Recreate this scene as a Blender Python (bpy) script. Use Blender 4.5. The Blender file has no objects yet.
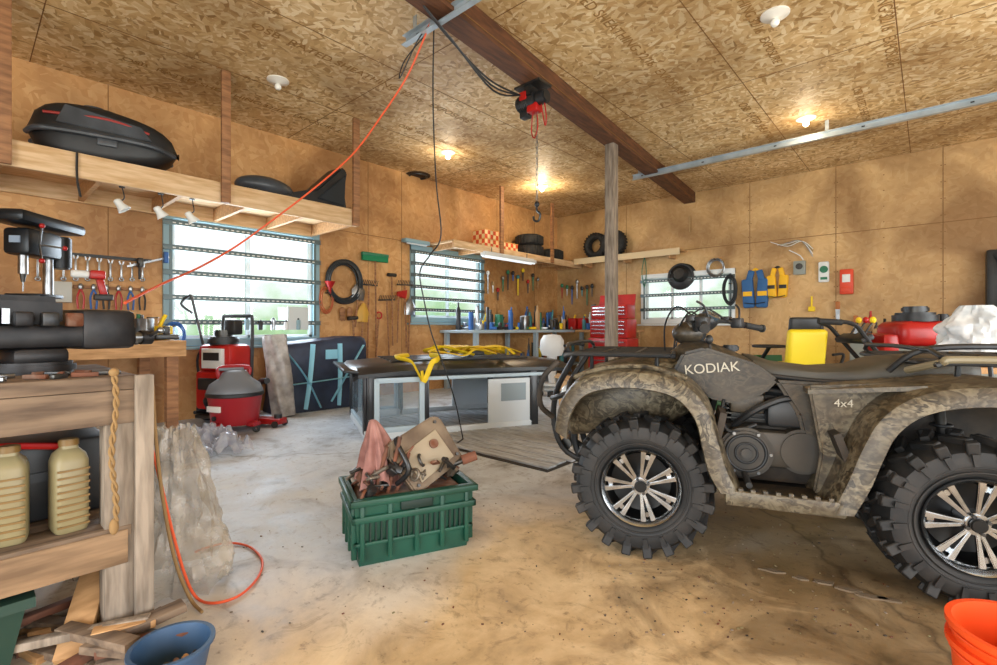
import bpy, bmesh, math, random
from mathutils import Vector, Matrix, noise
random.seed(7)
rad=math.radians
FPX=482.0; HOR=328.0; CX=498.5; CAMH=1.04
yaw=rad(41.8)
FW=Vector((-math.sin(yaw),math.cos(yaw),0)); RT=Vector((math.cos(yaw),math.sin(yaw),0))
XL=-6.30; YB=9.05; ZC=3.54; XR=3.6; YF=-3.2
def at(u,d,v=None,z=None):
    p=FW*d+RT*((u-CX)/FPX*d); p.z=z if z is not None else CAMH-(v-HOR)/FPX*d
    return p
def onF(u,v,z=0): return at(u,(CAMH-z)*FPX/(v-HOR),z=z)
def dL(u,off=0): return (XL+off)/(FW+RT*((u-CX)/FPX)).x
def dB(u,off=0): return (YB-off)/(FW+RT*((u-CX)/FPX)).y
def onL(u,v,off=0): return at(u,dL(u,off),v=v)
def onB(u,v,off=0): return at(u,dB(u,off),v=v)
def onC(u,v): return at(u,(ZC-CAMH)*FPX/(HOR-v),z=ZC)

# ---------------- materials
def hx(c):
    c=c.lstrip('#'); r=[int(c[i:i+2],16)/255 for i in (0,2,4)]
    return tuple((x/12.92 if x<=.04045 else ((x+.055)/1.055)**2.4) for x in r)+(1,)
MC={}
def newmat(name):
    m=bpy.data.materials.new(name); m.use_nodes=True
    nt=m.node_tree; b=nt.nodes['Principled BSDF']
    return m,nt,b
def ramp(nt,stops,interp='LINEAR'):
    r=nt.nodes.new('ShaderNodeValToRGB'); r.color_ramp.interpolation=interp
    e=r.color_ramp.elements
    while len(e)<len(stops): e.new(.5)
    for i,(p,c) in enumerate(stops):
        e[i].position=p; e[i].color=hx(c) if isinstance(c,str) else c
    return r
def coords(nt,scale=(1,1,1),rot=(0,0,0)):
    t=nt.nodes.new('ShaderNodeTexCoord'); mp=nt.nodes.new('ShaderNodeMapping')
    mp.inputs['Scale'].default_value=scale; mp.inputs['Rotation'].default_value=rot
    nt.links.new(t.outputs['Object'],mp.inputs['Vector']); return mp.outputs['Vector']
def noi(nt,vec,scale,detail=4,dist=0,rough=.5):
    n=nt.nodes.new('ShaderNodeTexNoise'); n.inputs['Scale'].default_value=scale
    n.inputs['Detail'].default_value=detail; n.inputs['Distortion'].default_value=dist; n.inputs['Roughness'].default_value=rough
    nt.links.new(vec,n.inputs['Vector']); return n.outputs['Fac']
def mixc(nt,f,a,b,mode='MIX'):
    m=nt.nodes.new('ShaderNodeMix'); m.data_type='RGBA'; m.blend_type=mode
    for s,v in ((m.inputs[0],f),(m.inputs[6],a),(m.inputs[7],b)):
        if hasattr(v,'default_value') and not isinstance(v,(int,float,tuple)): nt.links.new(v,s)
        else: s.default_value=v
    return m.outputs[2]
def bump(nt,b,fac,strength,dist=.01):
    bn=nt.nodes.new('ShaderNodeBump'); bn.inputs['Strength'].default_value=strength; bn.inputs['Distance'].default_value=dist
    nt.links.new(fac,bn.inputs['Height']); nt.links.new(bn.outputs['Normal'],b.inputs['Normal'])
def M(name,c='#888888',rough=.5,metal=0,c2=None,scale=6,bmp=0,stretch=(1,1,1),emit=0,lo=.35,hi=.65,alpha=1,dist=0):
    if name in MC: return MC[name]
    m,nt,b=newmat(name)
    b.inputs['Roughness'].default_value=rough; b.inputs['Metallic'].default_value=metal
    b.inputs['Base Color'].default_value=hx(c)
    if c2 or bmp:
        v=coords(nt,stretch); n=noi(nt,v,scale,5,dist)
        if c2:
            r=ramp(nt,[(lo,c),(hi,c2)]); nt.links.new(n,r.inputs[0]); nt.links.new(r.outputs[0],b.inputs['Base Color'])
        if bmp: bump(nt,b,n,bmp)
    if emit:
        b.inputs['Emission Color'].default_value=hx(c); b.inputs['Emission Strength'].default_value=emit
    if alpha<1: b.inputs['Alpha'].default_value=alpha
    MC[name]=m; return m
def osb(name,axis,cols,f=1.0,stain='#5a4020',st=.5,bs=.1):
    m,nt,b=newmat(name); b.inputs['Roughness'].default_value=.55
    outs=[]
    for i,ang in enumerate((.3,1.4,2.5)):
        sc={'z':(11,30,1),'x':(1,11,30),'y':(11,1,30)}[axis]
        rot={'z':(0,0,ang),'x':(ang,0,0),'y':(0,ang,0)}[axis]
        t=nt.nodes.new('ShaderNodeTexCoord')
        m1=nt.nodes.new('ShaderNodeMapping'); m1.inputs['Rotation'].default_value=rot
        m2=nt.nodes.new('ShaderNodeMapping'); m2.inputs['Scale'].default_value=[s*f for s in sc]; m2.inputs['Location'].default_value=(i*3.1,i*2.3,i)
        nt.links.new(t.outputs['Object'],m1.inputs[0]); nt.links.new(m1.outputs[0],m2.inputs[0])
        vo=nt.nodes.new('ShaderNodeTexVoronoi'); vo.inputs['Scale'].default_value=1; nt.links.new(m2.outputs[0],vo.inputs['Vector'])
        sp=nt.nodes.new('ShaderNodeSeparateColor'); nt.links.new(vo.outputs['Color'],sp.inputs[0]); outs.append(sp.outputs[0])
    v=coords(nt); vm=nt.nodes.new('ShaderNodeTexVoronoi'); vm.inputs['Scale'].default_value=15*f; nt.links.new(v,vm.inputs['Vector'])
    sp=nt.nodes.new('ShaderNodeSeparateColor'); nt.links.new(vm.outputs['Color'],sp.inputs[0])
    r1=ramp(nt,[(.0,(0,0,0,1)),(.33,(1,1,1,1))],'CONSTANT'); r2=ramp(nt,[(.0,(0,0,0,1)),(.66,(1,1,1,1))],'CONSTANT')
    nt.links.new(sp.outputs[0],r1.inputs[0]); nt.links.new(sp.outputs[0],r2.inputs[0])
    a=mixc(nt,r1.outputs[0],outs[0],outs[1]); a=mixc(nt,r2.outputs[0],a,outs[2])
    cr=ramp(nt,cols); nt.links.new(a,cr.inputs[0])
    n=noi(nt,coords(nt),.9,6,.5); sr=ramp(nt,[(.35,'#%02x%02x%02x'%tuple(int(255-(255-int(stain[k:k+2],16))*st) for k in (1,3,5))),(.62,'#ffffff')]); nt.links.new(n,sr.inputs[0])
    col=mixc(nt,1.0,cr.outputs[0],sr.outputs[0],'MULTIPLY')
    nt.links.new(col,b.inputs['Base Color']); bump(nt,b,a,bs,.003)
    MC[name]=m; return m

# ---------------- builder
class B:
    def __init__(s,name,loc=(0,0,0),rz=0,sc=1,rot=None):
        s.name=name; s.bm=bmesh.new(); s.mats=[]; s.loc=Vector(loc); s.rot=rot if rot else (0,0,rad(rz)); s.sc=sc
    def add(s,tb,mat,T=None):
        if T is not None: tb.transform(T)
        if mat not in s.mats: s.mats.append(mat)
        i=s.mats.index(mat)
        for f in tb.faces: f.material_index=i
        me=bpy.data.meshes.new('t'); tb.to_mesh(me); tb.free(); s.bm.from_mesh(me); bpy.data.meshes.remove(me)
    def box(s,c,size,mat,rot=(0,0,0),bev=0,T=None,taper=1,segs=2):
        tb=bmesh.new(); bmesh.ops.create_cube(tb,size=1)
        for v in tb.verts:
            k=taper if v.co.z<0 else 1
            v.co=Vector((v.co.x*size[0]*k,v.co.y*size[1]*k,v.co.z*size[2]))
        if bev: bmesh.ops.bevel(tb,geom=tb.edges[:],offset=bev,segments=segs,affect='EDGES',profile=.5)
        mt=Matrix.Translation(c)@Matrix.Rotation(rot[2],4,'Z')@Matrix.Rotation(rot[1],4,'Y')@Matrix.Rotation(rot[0],4,'X')
        s.add(tb,mat,(T@mt) if T is not None else mt); return s
    def cyl(s,p1,p2,r,mat,r2=None,seg=16,T=None,bev=0):
        p1=Vector(p1);p2=Vector(p2); d=p2-p1; tb=bmesh.new()
        bmesh.ops.create_cone(tb,cap_ends=True,segments=seg,radius1=r,radius2=r if r2 is None else r2,depth=d.length)
        if bev:
            es=[e for e in tb.edges if abs(e.verts[0].co.z-e.verts[1].co.z)<1e-6]; bmesh.ops.bevel(tb,geom=es,offset=bev,segments=2,affect='EDGES')
        mt=Matrix.Translation((p1+p2)/2)@d.to_track_quat('Z','Y').to_matrix().to_4x4()
        s.add(tb,mat,(T@mt) if T is not None else mt); return s
    def loft(s,secs,mat,closed=True,cap=True,T=None):
        tb=bmesh.new(); R=[[tb.verts.new(Vector(p)) for p in sec] for sec in secs]; n=len(R[0])
        for a,b_ in zip(R,R[1:]):
            for i in range(n if closed else n-1):
                j=(i+1)%n
                try: tb.faces.new((a[i],a[j],b_[j],b_[i]))
                except: pass
        if cap and closed:
            for r in (R[0],R[-1]):
                try: tb.faces.new(r)
                except: pass
        bmesh.ops.remove_doubles(tb,verts=tb.verts,dist=1e-5)
        bmesh.ops.recalc_face_normals(tb,faces=tb.faces)
        s.add(tb,mat,T); return s
    def tube(s,pts,r,mat,seg=8,sm=5,T=None,flat=1):
        P=[Vector(p) for p in pts]
        if sm>1 and len(P)>2:
            Q=[]
            for i in range(len(P)-1):
                a=P[max(i-1,0)];b_=P[i];c=P[i+1];d=P[min(i+2,len(P)-1)]
                for k in range(sm):
                    t=k/sm; Q.append(.5*((2*b_)+(c-a)*t+(2*a-5*b_+4*c-d)*t*t+(3*b_-a-3*c+d)*t**3))
            Q.append(P[-1]); P=Q
        secs=[]; up=None
        for i,p in enumerate(P):
            t=(P[min(i+1,len(P)-1)]-P[max(i-1,0)])
            if t.length<1e-7: t=Vector((0,0,1))
            t.normalize()
            if up is None: up=t.orthogonal().normalized() if abs(t.z)>.9 else Vector((0,0,1))
            up=(up-t*up.dot(t)); up=up.normalized() if up.length>1e-5 else t.orthogonal().normalized()
            sd=t.cross(up)
            secs.append([p+(sd*math.cos(a)+up*math.sin(a)*flat)*r for a in [2*math.pi*k/seg for k in range(seg)]])
        return s.loft(secs,mat,T=T)
    def lathe(s,prof,mat,T=None,seg=28,c=(0,0,0)):
        secs=[]
        for k in range(seg+1):
            a=2*math.pi*k/seg; secs.append([(c[0]+r*math.cos(a),c[1]+r*math.sin(a),c[2]+z) for r,z in prof])
        return s.loft(secs,mat,closed=False,cap=False,T=T)
    def ball(s,c,sz,mat,rot=(0,0,0),T=None,jit=0,seg=20,fr=3):
        tb=bmesh.new(); bmesh.ops.create_uvsphere(tb,u_segments=seg,v_segments=max(8,seg*2//3),radius=1)
        for v in tb.verts:
            k=1+jit*noise.noise(v.co*fr+Vector(c)*5); v.co=Vector((v.co.x*sz[0],v.co.y*sz[1],v.co.z*sz[2]))*k
        mt=Matrix.Translation(c)@Matrix.Rotation(rot[2],4,'Z')@Matrix.Rotation(rot[1],4,'Y')@Matrix.Rotation(rot[0],4,'X')
        s.add(tb,mat,(T@mt) if T is not None else mt); return s
    def prism(s,poly,th,mat,T,bev=0):
        tb=bmesh.new(); vs=[tb.verts.new((x,y,-th/2)) for x,y in poly]; f=tb.faces.new(vs)
        r=bmesh.ops.extrude_face_region(tb,geom=[f])
        for g in r['geom']:
            if isinstance(g,bmesh.types.BMVert): g.co.z+=th
        bmesh.ops.recalc_face_normals(tb,faces=tb.faces)
        if bev: bmesh.ops.bevel(tb,geom=tb.edges[:],offset=bev,segments=2,affect='EDGES')
        s.add(tb,mat,T); return s
    def torus(s,c,R,r,mat,T=None,seg=32,ax='z',sq=1):
        prof=[(R+r*math.cos(a),r*sq*math.sin(a)) for a in [2*math.pi*k/10 for k in range(11)]]
        mt=Matrix.Translation(c)
        if ax=='x': mt=mt@Matrix.Rotation(rad(90),4,'Y')
        if ax=='y': mt=mt@Matrix.Rotation(rad(90),4,'X')
        return s.lathe(prof,mat,T=(T@mt) if T is not None else mt,seg=seg)
    def grid(s,fn,nu,nv,mat,T=None,th=.004):
        tb=bmesh.new(); G=[[tb.verts.new(Vector(fn(i/nu,j/nv))) for j in range(nv+1)] for i in range(nu+1)]
        for i in range(nu):
            for j in range(nv): tb.faces.new((G[i][j],G[i+1][j],G[i+1][j+1],G[i][j+1]))
        if th:
            bmesh.ops.recalc_face_normals(tb,faces=tb.faces); bmesh.ops.solidify(tb,geom=tb.faces[:],thickness=th)
        s.add(tb,mat,T); return s
    def done(s,ang=38,parent=None):
        me=bpy.data.meshes.new(s.name); s.bm.to_mesh(me); s.bm.free()
        for m in s.mats: me.materials.append(m)
        me.polygons.foreach_set('use_smooth',[True]*len(me.polygons)); me.set_sharp_from_angle(angle=rad(ang))
        o=bpy.data.objects.new(s.name,me); bpy.context.collection.objects.link(o)
        o.location=s.loc; o.rotation_euler=s.rot; o.scale=(s.sc,)*3
        if parent: o.parent=parent
        return o
def text(name,body,size,mat,parent,mw,ext=.001):
    c=bpy.data.curves.new(name,'FONT'); c.body=body; c.size=size; c.extrude=ext; c.materials.append(mat)
    o=bpy.data.objects.new(name,c); bpy.context.collection.objects.link(o); o.parent=parent; o.matrix_local=mw; return o

# base mats
black=M('black_plastic','#1b1c1e',.45,c2='#26282a',scale=8)
rubber=M('rubber','#18191a',.75,c2='#2b2a28',scale=12,bmp=.1)
steel=M('steel','#a9adb0',.32,1,c2='#8a8d90',scale=10)
chrome=M('chrome','#b4b7ba',.22,1,c2='#96999b',scale=14)
darksteel=M('dark_steel','#3a3c3f',.4,.8,c2='#55534f',scale=9)
rust=M('rust','#6b3d26',.8,.3,c2='#8c7768',scale=14,bmp=.3)
red=M('red_paint','#b81c19',.35,c2='#a11614')
orange=M('orange_plastic','#e84e16',.45)
yellow=M('yellow_fabric','#f2cf1d',.6)
white=M('white_plastic','#e0e2e0',.45)
green=M('green_plastic','#1f6a4a',.45,c2='#2c7a58',scale=5)
blue=M('blue_plastic','#2c62a8',.5)
wood=M('raw_wood','#a87850',.7,c2='#80583a',scale=5,stretch=(1,1,6),bmp=.15)
woodX=M('raw_wood_x','#c69a6a',.7,c2='#a37a4e',scale=5,stretch=(6,1,6),bmp=.1)
woodY=M('shelf_wood','#dfbf97',.7,c2='#c59f70',scale=4,stretch=(8,1,8),bmp=.1)
greywood=M('weathered_wood','#9a8c7c',.8,c2='#6f6356',scale=5,stretch=(8,8,1),bmp=.3)
beamwood=M('beam_wood','#6b4226',.7,c2='#4a2c18',scale=4,stretch=(8,1,8),bmp=.2)

# ---------------- room
ceilmat=osb('osb_ceiling','z',[(0,'#a9844f'),(.2,'#cda872'),(.6,'#dfbf8b'),(1,'#f4dfb6')],1.0,st=.32,bs=.08)
wallmat=osb('osb_wall','x',[(0,'#c8935a'),(.3,'#cf9c62'),(.7,'#d4a269'),(1,'#daab73')],.8,st=.4,bs=.03)
wallmatB=osb('osb_wall_b','y',[(0,'#cba36c'),(.3,'#d0a972'),(.7,'#d4ae78'),(1,'#d8b47f')],.8,stain='#6a5030',st=.5,bs=.03)
seam=M('panel_seam','#7d5830',.8)
def floormat():
    m,nt,b=newmat('concrete_floor')
    t=nt.nodes.new('ShaderNodeTexCoord')
    v=coords(nt)
    dt=nt.nodes.new('ShaderNodeVectorMath'); dt.operation='DOT_PRODUCT'; nt.links.new(t.outputs['Object'],dt.inputs[0]); dt.inputs[1].default_value=(-.26,.12,0)
    n1=noi(nt,v,.8,5,.6)
    ad=nt.nodes.new('ShaderNodeMath'); ad.operation='ADD'; nt.links.new(dt.outputs['Value'],ad.inputs[0]); nt.links.new(n1,ad.inputs[1])
    z=ramp(nt,[(.74,'#000000'),(.96,'#ffffff')])
    sb=nt.nodes.new('ShaderNodeMath'); sb.operation='MULTIPLY'; sb.inputs[1].default_value=.72; nt.links.new(ad.outputs[0],sb.inputs[0]); nt.links.new(sb.outputs[0],z.inputs[0])
    n2=noi(nt,v,3,8,.4,.65); n3=noi(nt,v,22,6,0,.7)
    sand=ramp(nt,[(.3,'#9a835f'),(.45,'#c2a67c'),(.62,'#dcc39a')]); grey=ramp(nt,[(.3,'#9aa0a6'),(.45,'#c2cad2'),(.65,'#dbe4ec')])
    nt.links.new(n2,sand.inputs[0]); nt.links.new(n2,grey.inputs[0])
    c=mixc(nt,z.outputs[0],sand.outputs[0],grey.outputs[0])
    sp=ramp(nt,[(.3,'#9c8f80'),(.42,'#ffffff')]); nt.links.new(n3,sp.inputs[0]); c=mixc(nt,.8,c,sp.outputs[0],'MULTIPLY')
    n4=noi(nt,v,1.3,6,1.2,.6); st=ramp(nt,[(.33,'#6e5a44'),(.43,'#ffffff')]); nt.links.new(n4,st.inputs[0]); c=mixc(nt,.55,c,st.outputs[0],'MULTIPLY')
    n5=noi(nt,coords(nt,(1,1,1),(0,0,.6)),6,8,2.0,.7); s5=ramp(nt,[(.34,'#7a6b58'),(.45,'#ffffff')]); nt.links.new(n5,s5.inputs[0]); c=mixc(nt,.4,c,s5.outputs[0],'MULTIPLY')
    # painted shade plus oily wet stain in the floor colour under the parked vehicle
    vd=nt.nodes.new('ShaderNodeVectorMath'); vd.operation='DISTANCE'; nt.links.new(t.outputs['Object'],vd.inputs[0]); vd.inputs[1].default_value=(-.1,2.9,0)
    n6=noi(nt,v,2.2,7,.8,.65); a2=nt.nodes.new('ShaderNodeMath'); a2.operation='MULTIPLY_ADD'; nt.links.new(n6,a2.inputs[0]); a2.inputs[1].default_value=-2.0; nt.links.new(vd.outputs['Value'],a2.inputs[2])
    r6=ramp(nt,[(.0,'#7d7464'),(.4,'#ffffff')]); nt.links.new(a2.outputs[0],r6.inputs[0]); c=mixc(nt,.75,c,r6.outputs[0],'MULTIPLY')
    vo=nt.nodes.new('ShaderNodeTexVoronoi'); vo.feature='DISTANCE_TO_EDGE'; vo.inputs['Scale'].default_value=.33
    nd=nt.nodes.new('ShaderNodeTexNoise'); nd.inputs['Scale'].default_value=2.5; nd.inputs['Detail'].default_value=6; nt.links.new(v,nd.inputs['Vector'])
    vm=nt.nodes.new('ShaderNodeVectorMath'); vm.operation='MULTIPLY_ADD'; nt.links.new(nd.outputs['Color'],vm.inputs[0]); vm.inputs[1].default_value=(.5,.5,.5); nt.links.new(v,vm.inputs[2]); nt.links.new(vm.outputs[0],vo.inputs['Vector'])
    cr=ramp(nt,[(.0,'#6f604e'),(.006,'#ffffff')]); nt.links.new(vo.outputs['Distance'],cr.inputs[0]); c=mixc(nt,.6,c,cr.outputs[0],'MULTIPLY')
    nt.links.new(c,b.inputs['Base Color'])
    rr=ramp(nt,[(.35,(.42,.42,.42,1)),(.65,(.75,.75,.75,1))]); nt.links.new(n2,rr.inputs[0]); nt.links.new(rr.outputs[0],b.inputs['Roughness'])
    bump(nt,b,n3,.25,.006); return m
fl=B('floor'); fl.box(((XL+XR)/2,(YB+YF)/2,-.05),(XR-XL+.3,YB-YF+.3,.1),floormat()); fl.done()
ce=B('ceiling'); ce.box(((XL+XR)/2,(YB+YF)/2,ZC+.05),(XR-XL+.3,YB-YF+.3,.1),ceilmat)
for i,x in enumerate([XL+1.22*k for k in range(1,9)]): ce.box((x,(YB+YF)/2,ZC-.0005),(.007,YB-YF,.003),seam)
for k in range(0,6): ce.box(((XL+XR)/2,YF+1.2+2.44*k,ZC-.0005),(XR-XL,.007,.003),seam)
ceil=ce.done()
stamp=M('stamp_ink','#96703c',.8)
for i,(x,y0,n) in enumerate([(-2.0,2.6,4),(-1.1,3.0,4),(-.3,3.4,3),(.4,3.9,2),(-3.6,5.2,3),(-4.9,3.6,3),(-4.2,1.6,4),(-5.6,1.0,3),(-1.6,5.8,2),(-.6,6.2,2)]):
    text('stamp','OSB  RATED SHEATHING 32/16   '*1+('EXPOSURE 1   ' if n>2 else ''),.11 if i%2 else .13,stamp,ceil,Matrix.Translation((x,y0,ZC-.002))@Matrix.Rotation(rad(90),4,'Z')@Matrix.Rotation(rad(180),4,'X'))
def wall(name,axis,pos,a0,a1,holes,mat,th=.12,extra=None):
    o=B(name)
    def bx(a,b_,z0,z1):
        if b_-a<1e-3 or z1-z0<1e-3: return
        if axis=='x': o.box((pos,(a+b_)/2,(z0+z1)/2),(th,b_-a,z1-z0),mat)
        else: o.box(((a+b_)/2,pos,(z0+z1)/2),(b_-a,th,z1-z0),mat)
    cur=a0
    for h0,h1,z0,z1 in sorted(holes):
        bx(cur,h0,0,ZC); bx(h0,h1,0,z0); bx(h0,h1,z1,ZC); cur=h1
    bx(cur,a1,0,ZC)
    if extra: extra(o)
    o.done()
W1=(1.56,3.24,.9,2.28); W2=(4.95,6.53,1.2,2.33); W3=(-4.2,-2.6,1.19,2.02)
def exL(o):
    for y in (-.2,1.02,4.1,4.72,7.0,8.2): o.box((XL+.001,y,ZC/2),(.003,.007,ZC),seam)
    o.box((XL+.001,2,2.44),(.003,9,.007),seam)
def exB(o):
    for x in (-4.6,-2.3,-1.08,.14,1.4): o.box((x,YB-.001,ZC/2),(.008,.003,ZC),seam)
    o.box((-1.5,YB-.001,2.5),(9,.003,.009),seam)
    random.seed(3)
    for x in (-2.28,-2.32,-1.06,-1.1,.12,.16,-1.7,-.5):
        for k in range(14): o.cyl((x,YB+.002,.3+k*.23),(x,YB-.003,.3+k*.23),.008,seam,seg=6)
wall('wall_left','x',XL-.06,YF,YB+.1,[W1,W2],wallmat,extra=exL)
wall('wall_back','y',YB+.06,XL-.1,XR+.1,[W3],wallmatB,extra=exB)
wall('wall_right','x',XR+.06,YF,YB,[(-1.6,1.9,0,2.6),(2.6,6.4,0,2.6)],wallmatB)
wall('wall_front','y',YF-.06,XL,XR,[(-2.2,2.2,0,2.6)],wallmatB)

# windows
frameb=M('window_frame_paint','#86a5b0',.5); sash=M('sash_white','#dfe6e8',.5); bar=M('perforated_bar','#5f6e70',.4,.4)
glass,gnt,gb=newmat('window_glass')
tr=gnt.nodes.new('ShaderNodeBsdfTransparent'); gl=gnt.nodes.new('ShaderNodeBsdfGlossy'); gl.inputs['Roughness'].default_value=.05
mx=gnt.nodes.new('ShaderNodeMixShader'); mx.inputs[0].default_value=.06
gnt.links.new(tr.outputs[0],mx.inputs[1]); gnt.links.new(gl.outputs[0],mx.inputs[2]); gnt.links.new(mx.outputs[0],gnt.nodes['Material Output'].inputs[0])
def window(name,loc,rz,w,h,nb,fm=frameb,mull=1,over=.15):
    o=B(name,loc,rz); t=.09
    for x in (-w/2-t/2+.02,w/2+t/2-.02): o.box((x,-.01,0),(t,.05,h+2*t-.04),fm,bev=.004)
    for z in (-h/2-t/2+.02,h/2+t/2-.02): o.box((0,-.01,z),(w+2*t-.04,.055,t),fm,bev=.004)
    o.box((0,-.03,-h/2-t),(w+.25,.1,.03),fm,bev=.004)
    for x in [-w/2+.03,w/2-.03]+[(-w/2+w*(k+1)/(mull+1)) for k in range(mull)]: o.box((x,.05,0),(.05,.04,h),sash,bev=.004)
    for z in (-h/2+.03,h/2-.03): o.box((0,.05,z),(w,.04,.05),sash,bev=.004)
    o.box((0,.06,0),(w-.02,.006,h-.02),glass)
    for k in range(nb):
        z=-h/2+h*(k+.75)/nb
        o.box((0,-.045,z),(w+over,.012,.05),bar); o.box((0,-.055,z+.025),(w+over,.03,.006),bar); o.box((0,-.055,z-.025),(w+over,.03,.006),bar)
        for j in range(int(w/.06)): o.box((-w/2+.03+j*.06,-.053,z),(.03,.004,.014),white)
    for x in (-w/2,w/2): o.box((x,-.035,0),(.03,.01,h*.95),bar)
    return o.done()
def wn(W): return (W[0]+W[1])/2,(W[2]+W[3])/2,W[1]-W[0],W[3]-W[2]
c,z,w,h=wn(W1); window('window_1',(XL,c,z),90,w,h,5)
c,z,w,h=wn(W2); window('window_2',(XL,c,z),90,w,h,6)
c,z,w,h=wn(W3); window('window_3',(c,YB,z),0,w,h,3,fm=sash,mull=2)

# beam, post, rails
b=B('ceiling_beam'); p0=Vector((-3.32,YB,3.45)); p1=Vector((-2.17,YF,3.45)); d=p1-p0
b.box((p0+p1)/2,(.2,d.length,.18),beamwood,rot=(0,0,math.atan2(d.y,d.x)+rad(90)))
b.box((p0+p1)/2+Vector((0,0,-.05)),(.215,d.length,.006),seam,rot=(0,0,math.atan2(d.y,d.x)+rad(90))); b.done()
b=B('support_post'); b.box((-3.0,5.5,1.68),(.125,.125,3.36),greywood,bev=.006); b.box((-3.0,5.5,.01),(.22,.22,.02),darksteel); b.done()
galv=M('galvanised','#bac6ce',.4,.5,c2='#a3b0b9',scale=6)
for y,x0 in ((6.95,-3.42),(2.42,-3.17)):
    b=B('garage_door_track'); L=XR-x0
    b.box(((x0+XR)/2,y,3.36),(L,.006,.08),galv); b.box(((x0+XR)/2,y-.025,3.322),(L,.05,.006),galv); b.box(((x0+XR)/2,y-.02,3.398),(L,.04,.006),galv)
    for k in range(int(L/.9)): b.box((x0+.15+k*.9,y-.004,3.365),(.03,.006,.015),darksteel)
    for x in (x0+.1,x0+2.5,x0+4.8):
        b.box((x,y+.01,3.46),(.04,.006,.17),galv)
    b.done()

# ceiling bulbs
bulb_on=M('bulb_on','#fff0c8',.4,emit=18); bulb_off=M('bulb_off','#f5f3ea',.2); porcelain=M('porcelain','#e8e4da',.3)
def bulb(u,v,on,w=45,s=.8):
    p=onC(u,v); b=B('ceiling_light',p,sc=s)
    b.lathe([(0,0),(.13,0),(.13,-.015),(.1,-.03),(.06,-.04),(.04,-.05),(0,-.05)],porcelain)
    b.lathe([(0,-.125),(.025,-.12),(.04,-.1),(.042,-.085),(.03,-.06),(.018,-.05),(0,-.05)],bulb_on if on else bulb_off,seg=20)
    o=b.done()
    if on:
        l=bpy.data.lights.new('bulb_light','POINT'); l.energy=w; l.color=(1,.8,.55); l.shadow_soft_size=.06
        lo=bpy.data.objects.new('bulb_light',l); bpy.context.collection.objects.link(lo); lo.parent=o; lo.location=(0,0,-.3)
bulb(775,14,False); bulb(806,118,True,7); bulb(278,80,False); bulb(448,152,True,7); bulb(542,186,True,26)
b=B('ceiling_vent_hole',onC(418,175)); b.lathe([(0,-.01),(.13,-.012),(.17,-.02),(.2,-.012),(.2,0)],M('hole_dark','#3b2a18',.9)); b.torus((0,0,-.02),.14,.02,darksteel); b.done()

# ---------------- overhead shelf left
b=B('overhead_storage_shelf'); zt=2.46; xf=-5.14
b.box(((XL+xf)/2,.75,zt-.012),(xf-XL-.02,4.9,.025),woodY)
b.box((xf-.02,.75,zt-.1),(.04,4.9,.2),woodY,bev=.003); b.box((XL+.03,.75,zt-.1),(.04,4.9,.16),woodY)
for y in [-1.6+.6*k for k in range(9)]: b.box(((XL+xf)/2,y,zt-.1),(xf-XL-.1,.04,.14),woodX)
for y in (-1.4,.22,1.73,3.16):
    b.box((xf+.03,y,(zt-.2+ZC)/2),(.04,.08,ZC-zt+.2),wood,bev=.003)
b.box((xf-.35,3.16,zt+.02),(.6,.04,.04),woodX); b.done()
gy=M('luggage_grey','#474d54',.35,c2='#363b41')
p=at(108,dL(108,.62),z=zt+.01); b=B('luggage_case',p,rz=80,sc=1.0)
secs=[]
for i in range(17):
    t=i/16; x=-.55+1.1*t
    k=math.sqrt(max(0,1-abs(2*t-1)**4.2)); k=max(k,.12)
    hh=.56*k*(1 if t<.5 else 1-.6*(t-.5)); ww=.27*k
    secs.append([(x,ww*math.copysign(abs(math.cos(a))**.45,math.cos(a)),.27+ (hh-.1)*.58*math.copysign(abs(math.sin(a))**.5,math.sin(a))) for a in [2*math.pi*j/20 for j in range(20)]])
b.loft(secs,black)
for s in (-1,1):
    b.tube([(-.53,s*.14,.22),(-.42,s*.27,.24),(0,s*.29,.25),(.32,s*.28,.24),(.5,s*.14,.22)],.024,gy)
    b.tube([(-.42,s*.24,.38),(0,s*.272,.41),(.3,s*.25,.36)],.012,M('red_trim','#a3302a',.4))
    b.box((0,s*.285,.22),(.14,.02,.1),gy,bev=.008)
    b.prism([(-.34,.31),(.32,.29),(.24,.4),(-.28,.47)],.014,gy,Matrix.Translation((0,s*.268,0))@Matrix.Rotation(rad(90),4,'X'),bev=.004)
b.box((-.1,0,.53),(.3,.16,.02),gy,bev=.008); b.tube([(-.2,0,.52),(-.16,0,.58),(-.04,0,.58),(.0,0,.52)],.012,gy)
for x in (-.3,.3): b.box((x,0,.02),(.08,.3,.04),black,bev=.01)
b.done()
b=B('plastic_fairing',at(302,dL(302,.7),z=zt+.01),rz=95)
b.prism([(-.75,0),(-.6,.16),(-.2,.13),(.1,.24),(.45,.6),(.55,.56),(.5,.3),(.55,.02),(.2,0)],.3,black,Matrix.Rotation(rad(90),4,'X'),bev=.03)
b.ball((-.45,0,.14),(.32,.2,.12),gy); b.prism([(.1,.12),(.5,.5),(.48,.1)],.34,M('fairing_dark','#2b3238',.25),Matrix.Rotation(rad(90),4,'X'),bev=.01)
b.done()
for u,v in ((122,207),(161,214),(192,219)):
    p=at(u,dL(u,1.1),v=v); b=B('clamp_spotlight',p,rz=random.uniform(-30,30),sc=.8)
    b.lathe([(.02,.09),(.035,.08),(.04,.02),(.065,-.04),(.06,-.04),(.03,.0),(0,.02)],white,T=Matrix.Rotation(rad(35),4,'X'))
    hz=(2.26-p.z)/.8; b.tube([(0,0,.07),(0,.02,.11),(0,.0,hz)],.006,black); b.box((0,0,hz),(.05,.05,.02),black); b.done()
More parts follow.
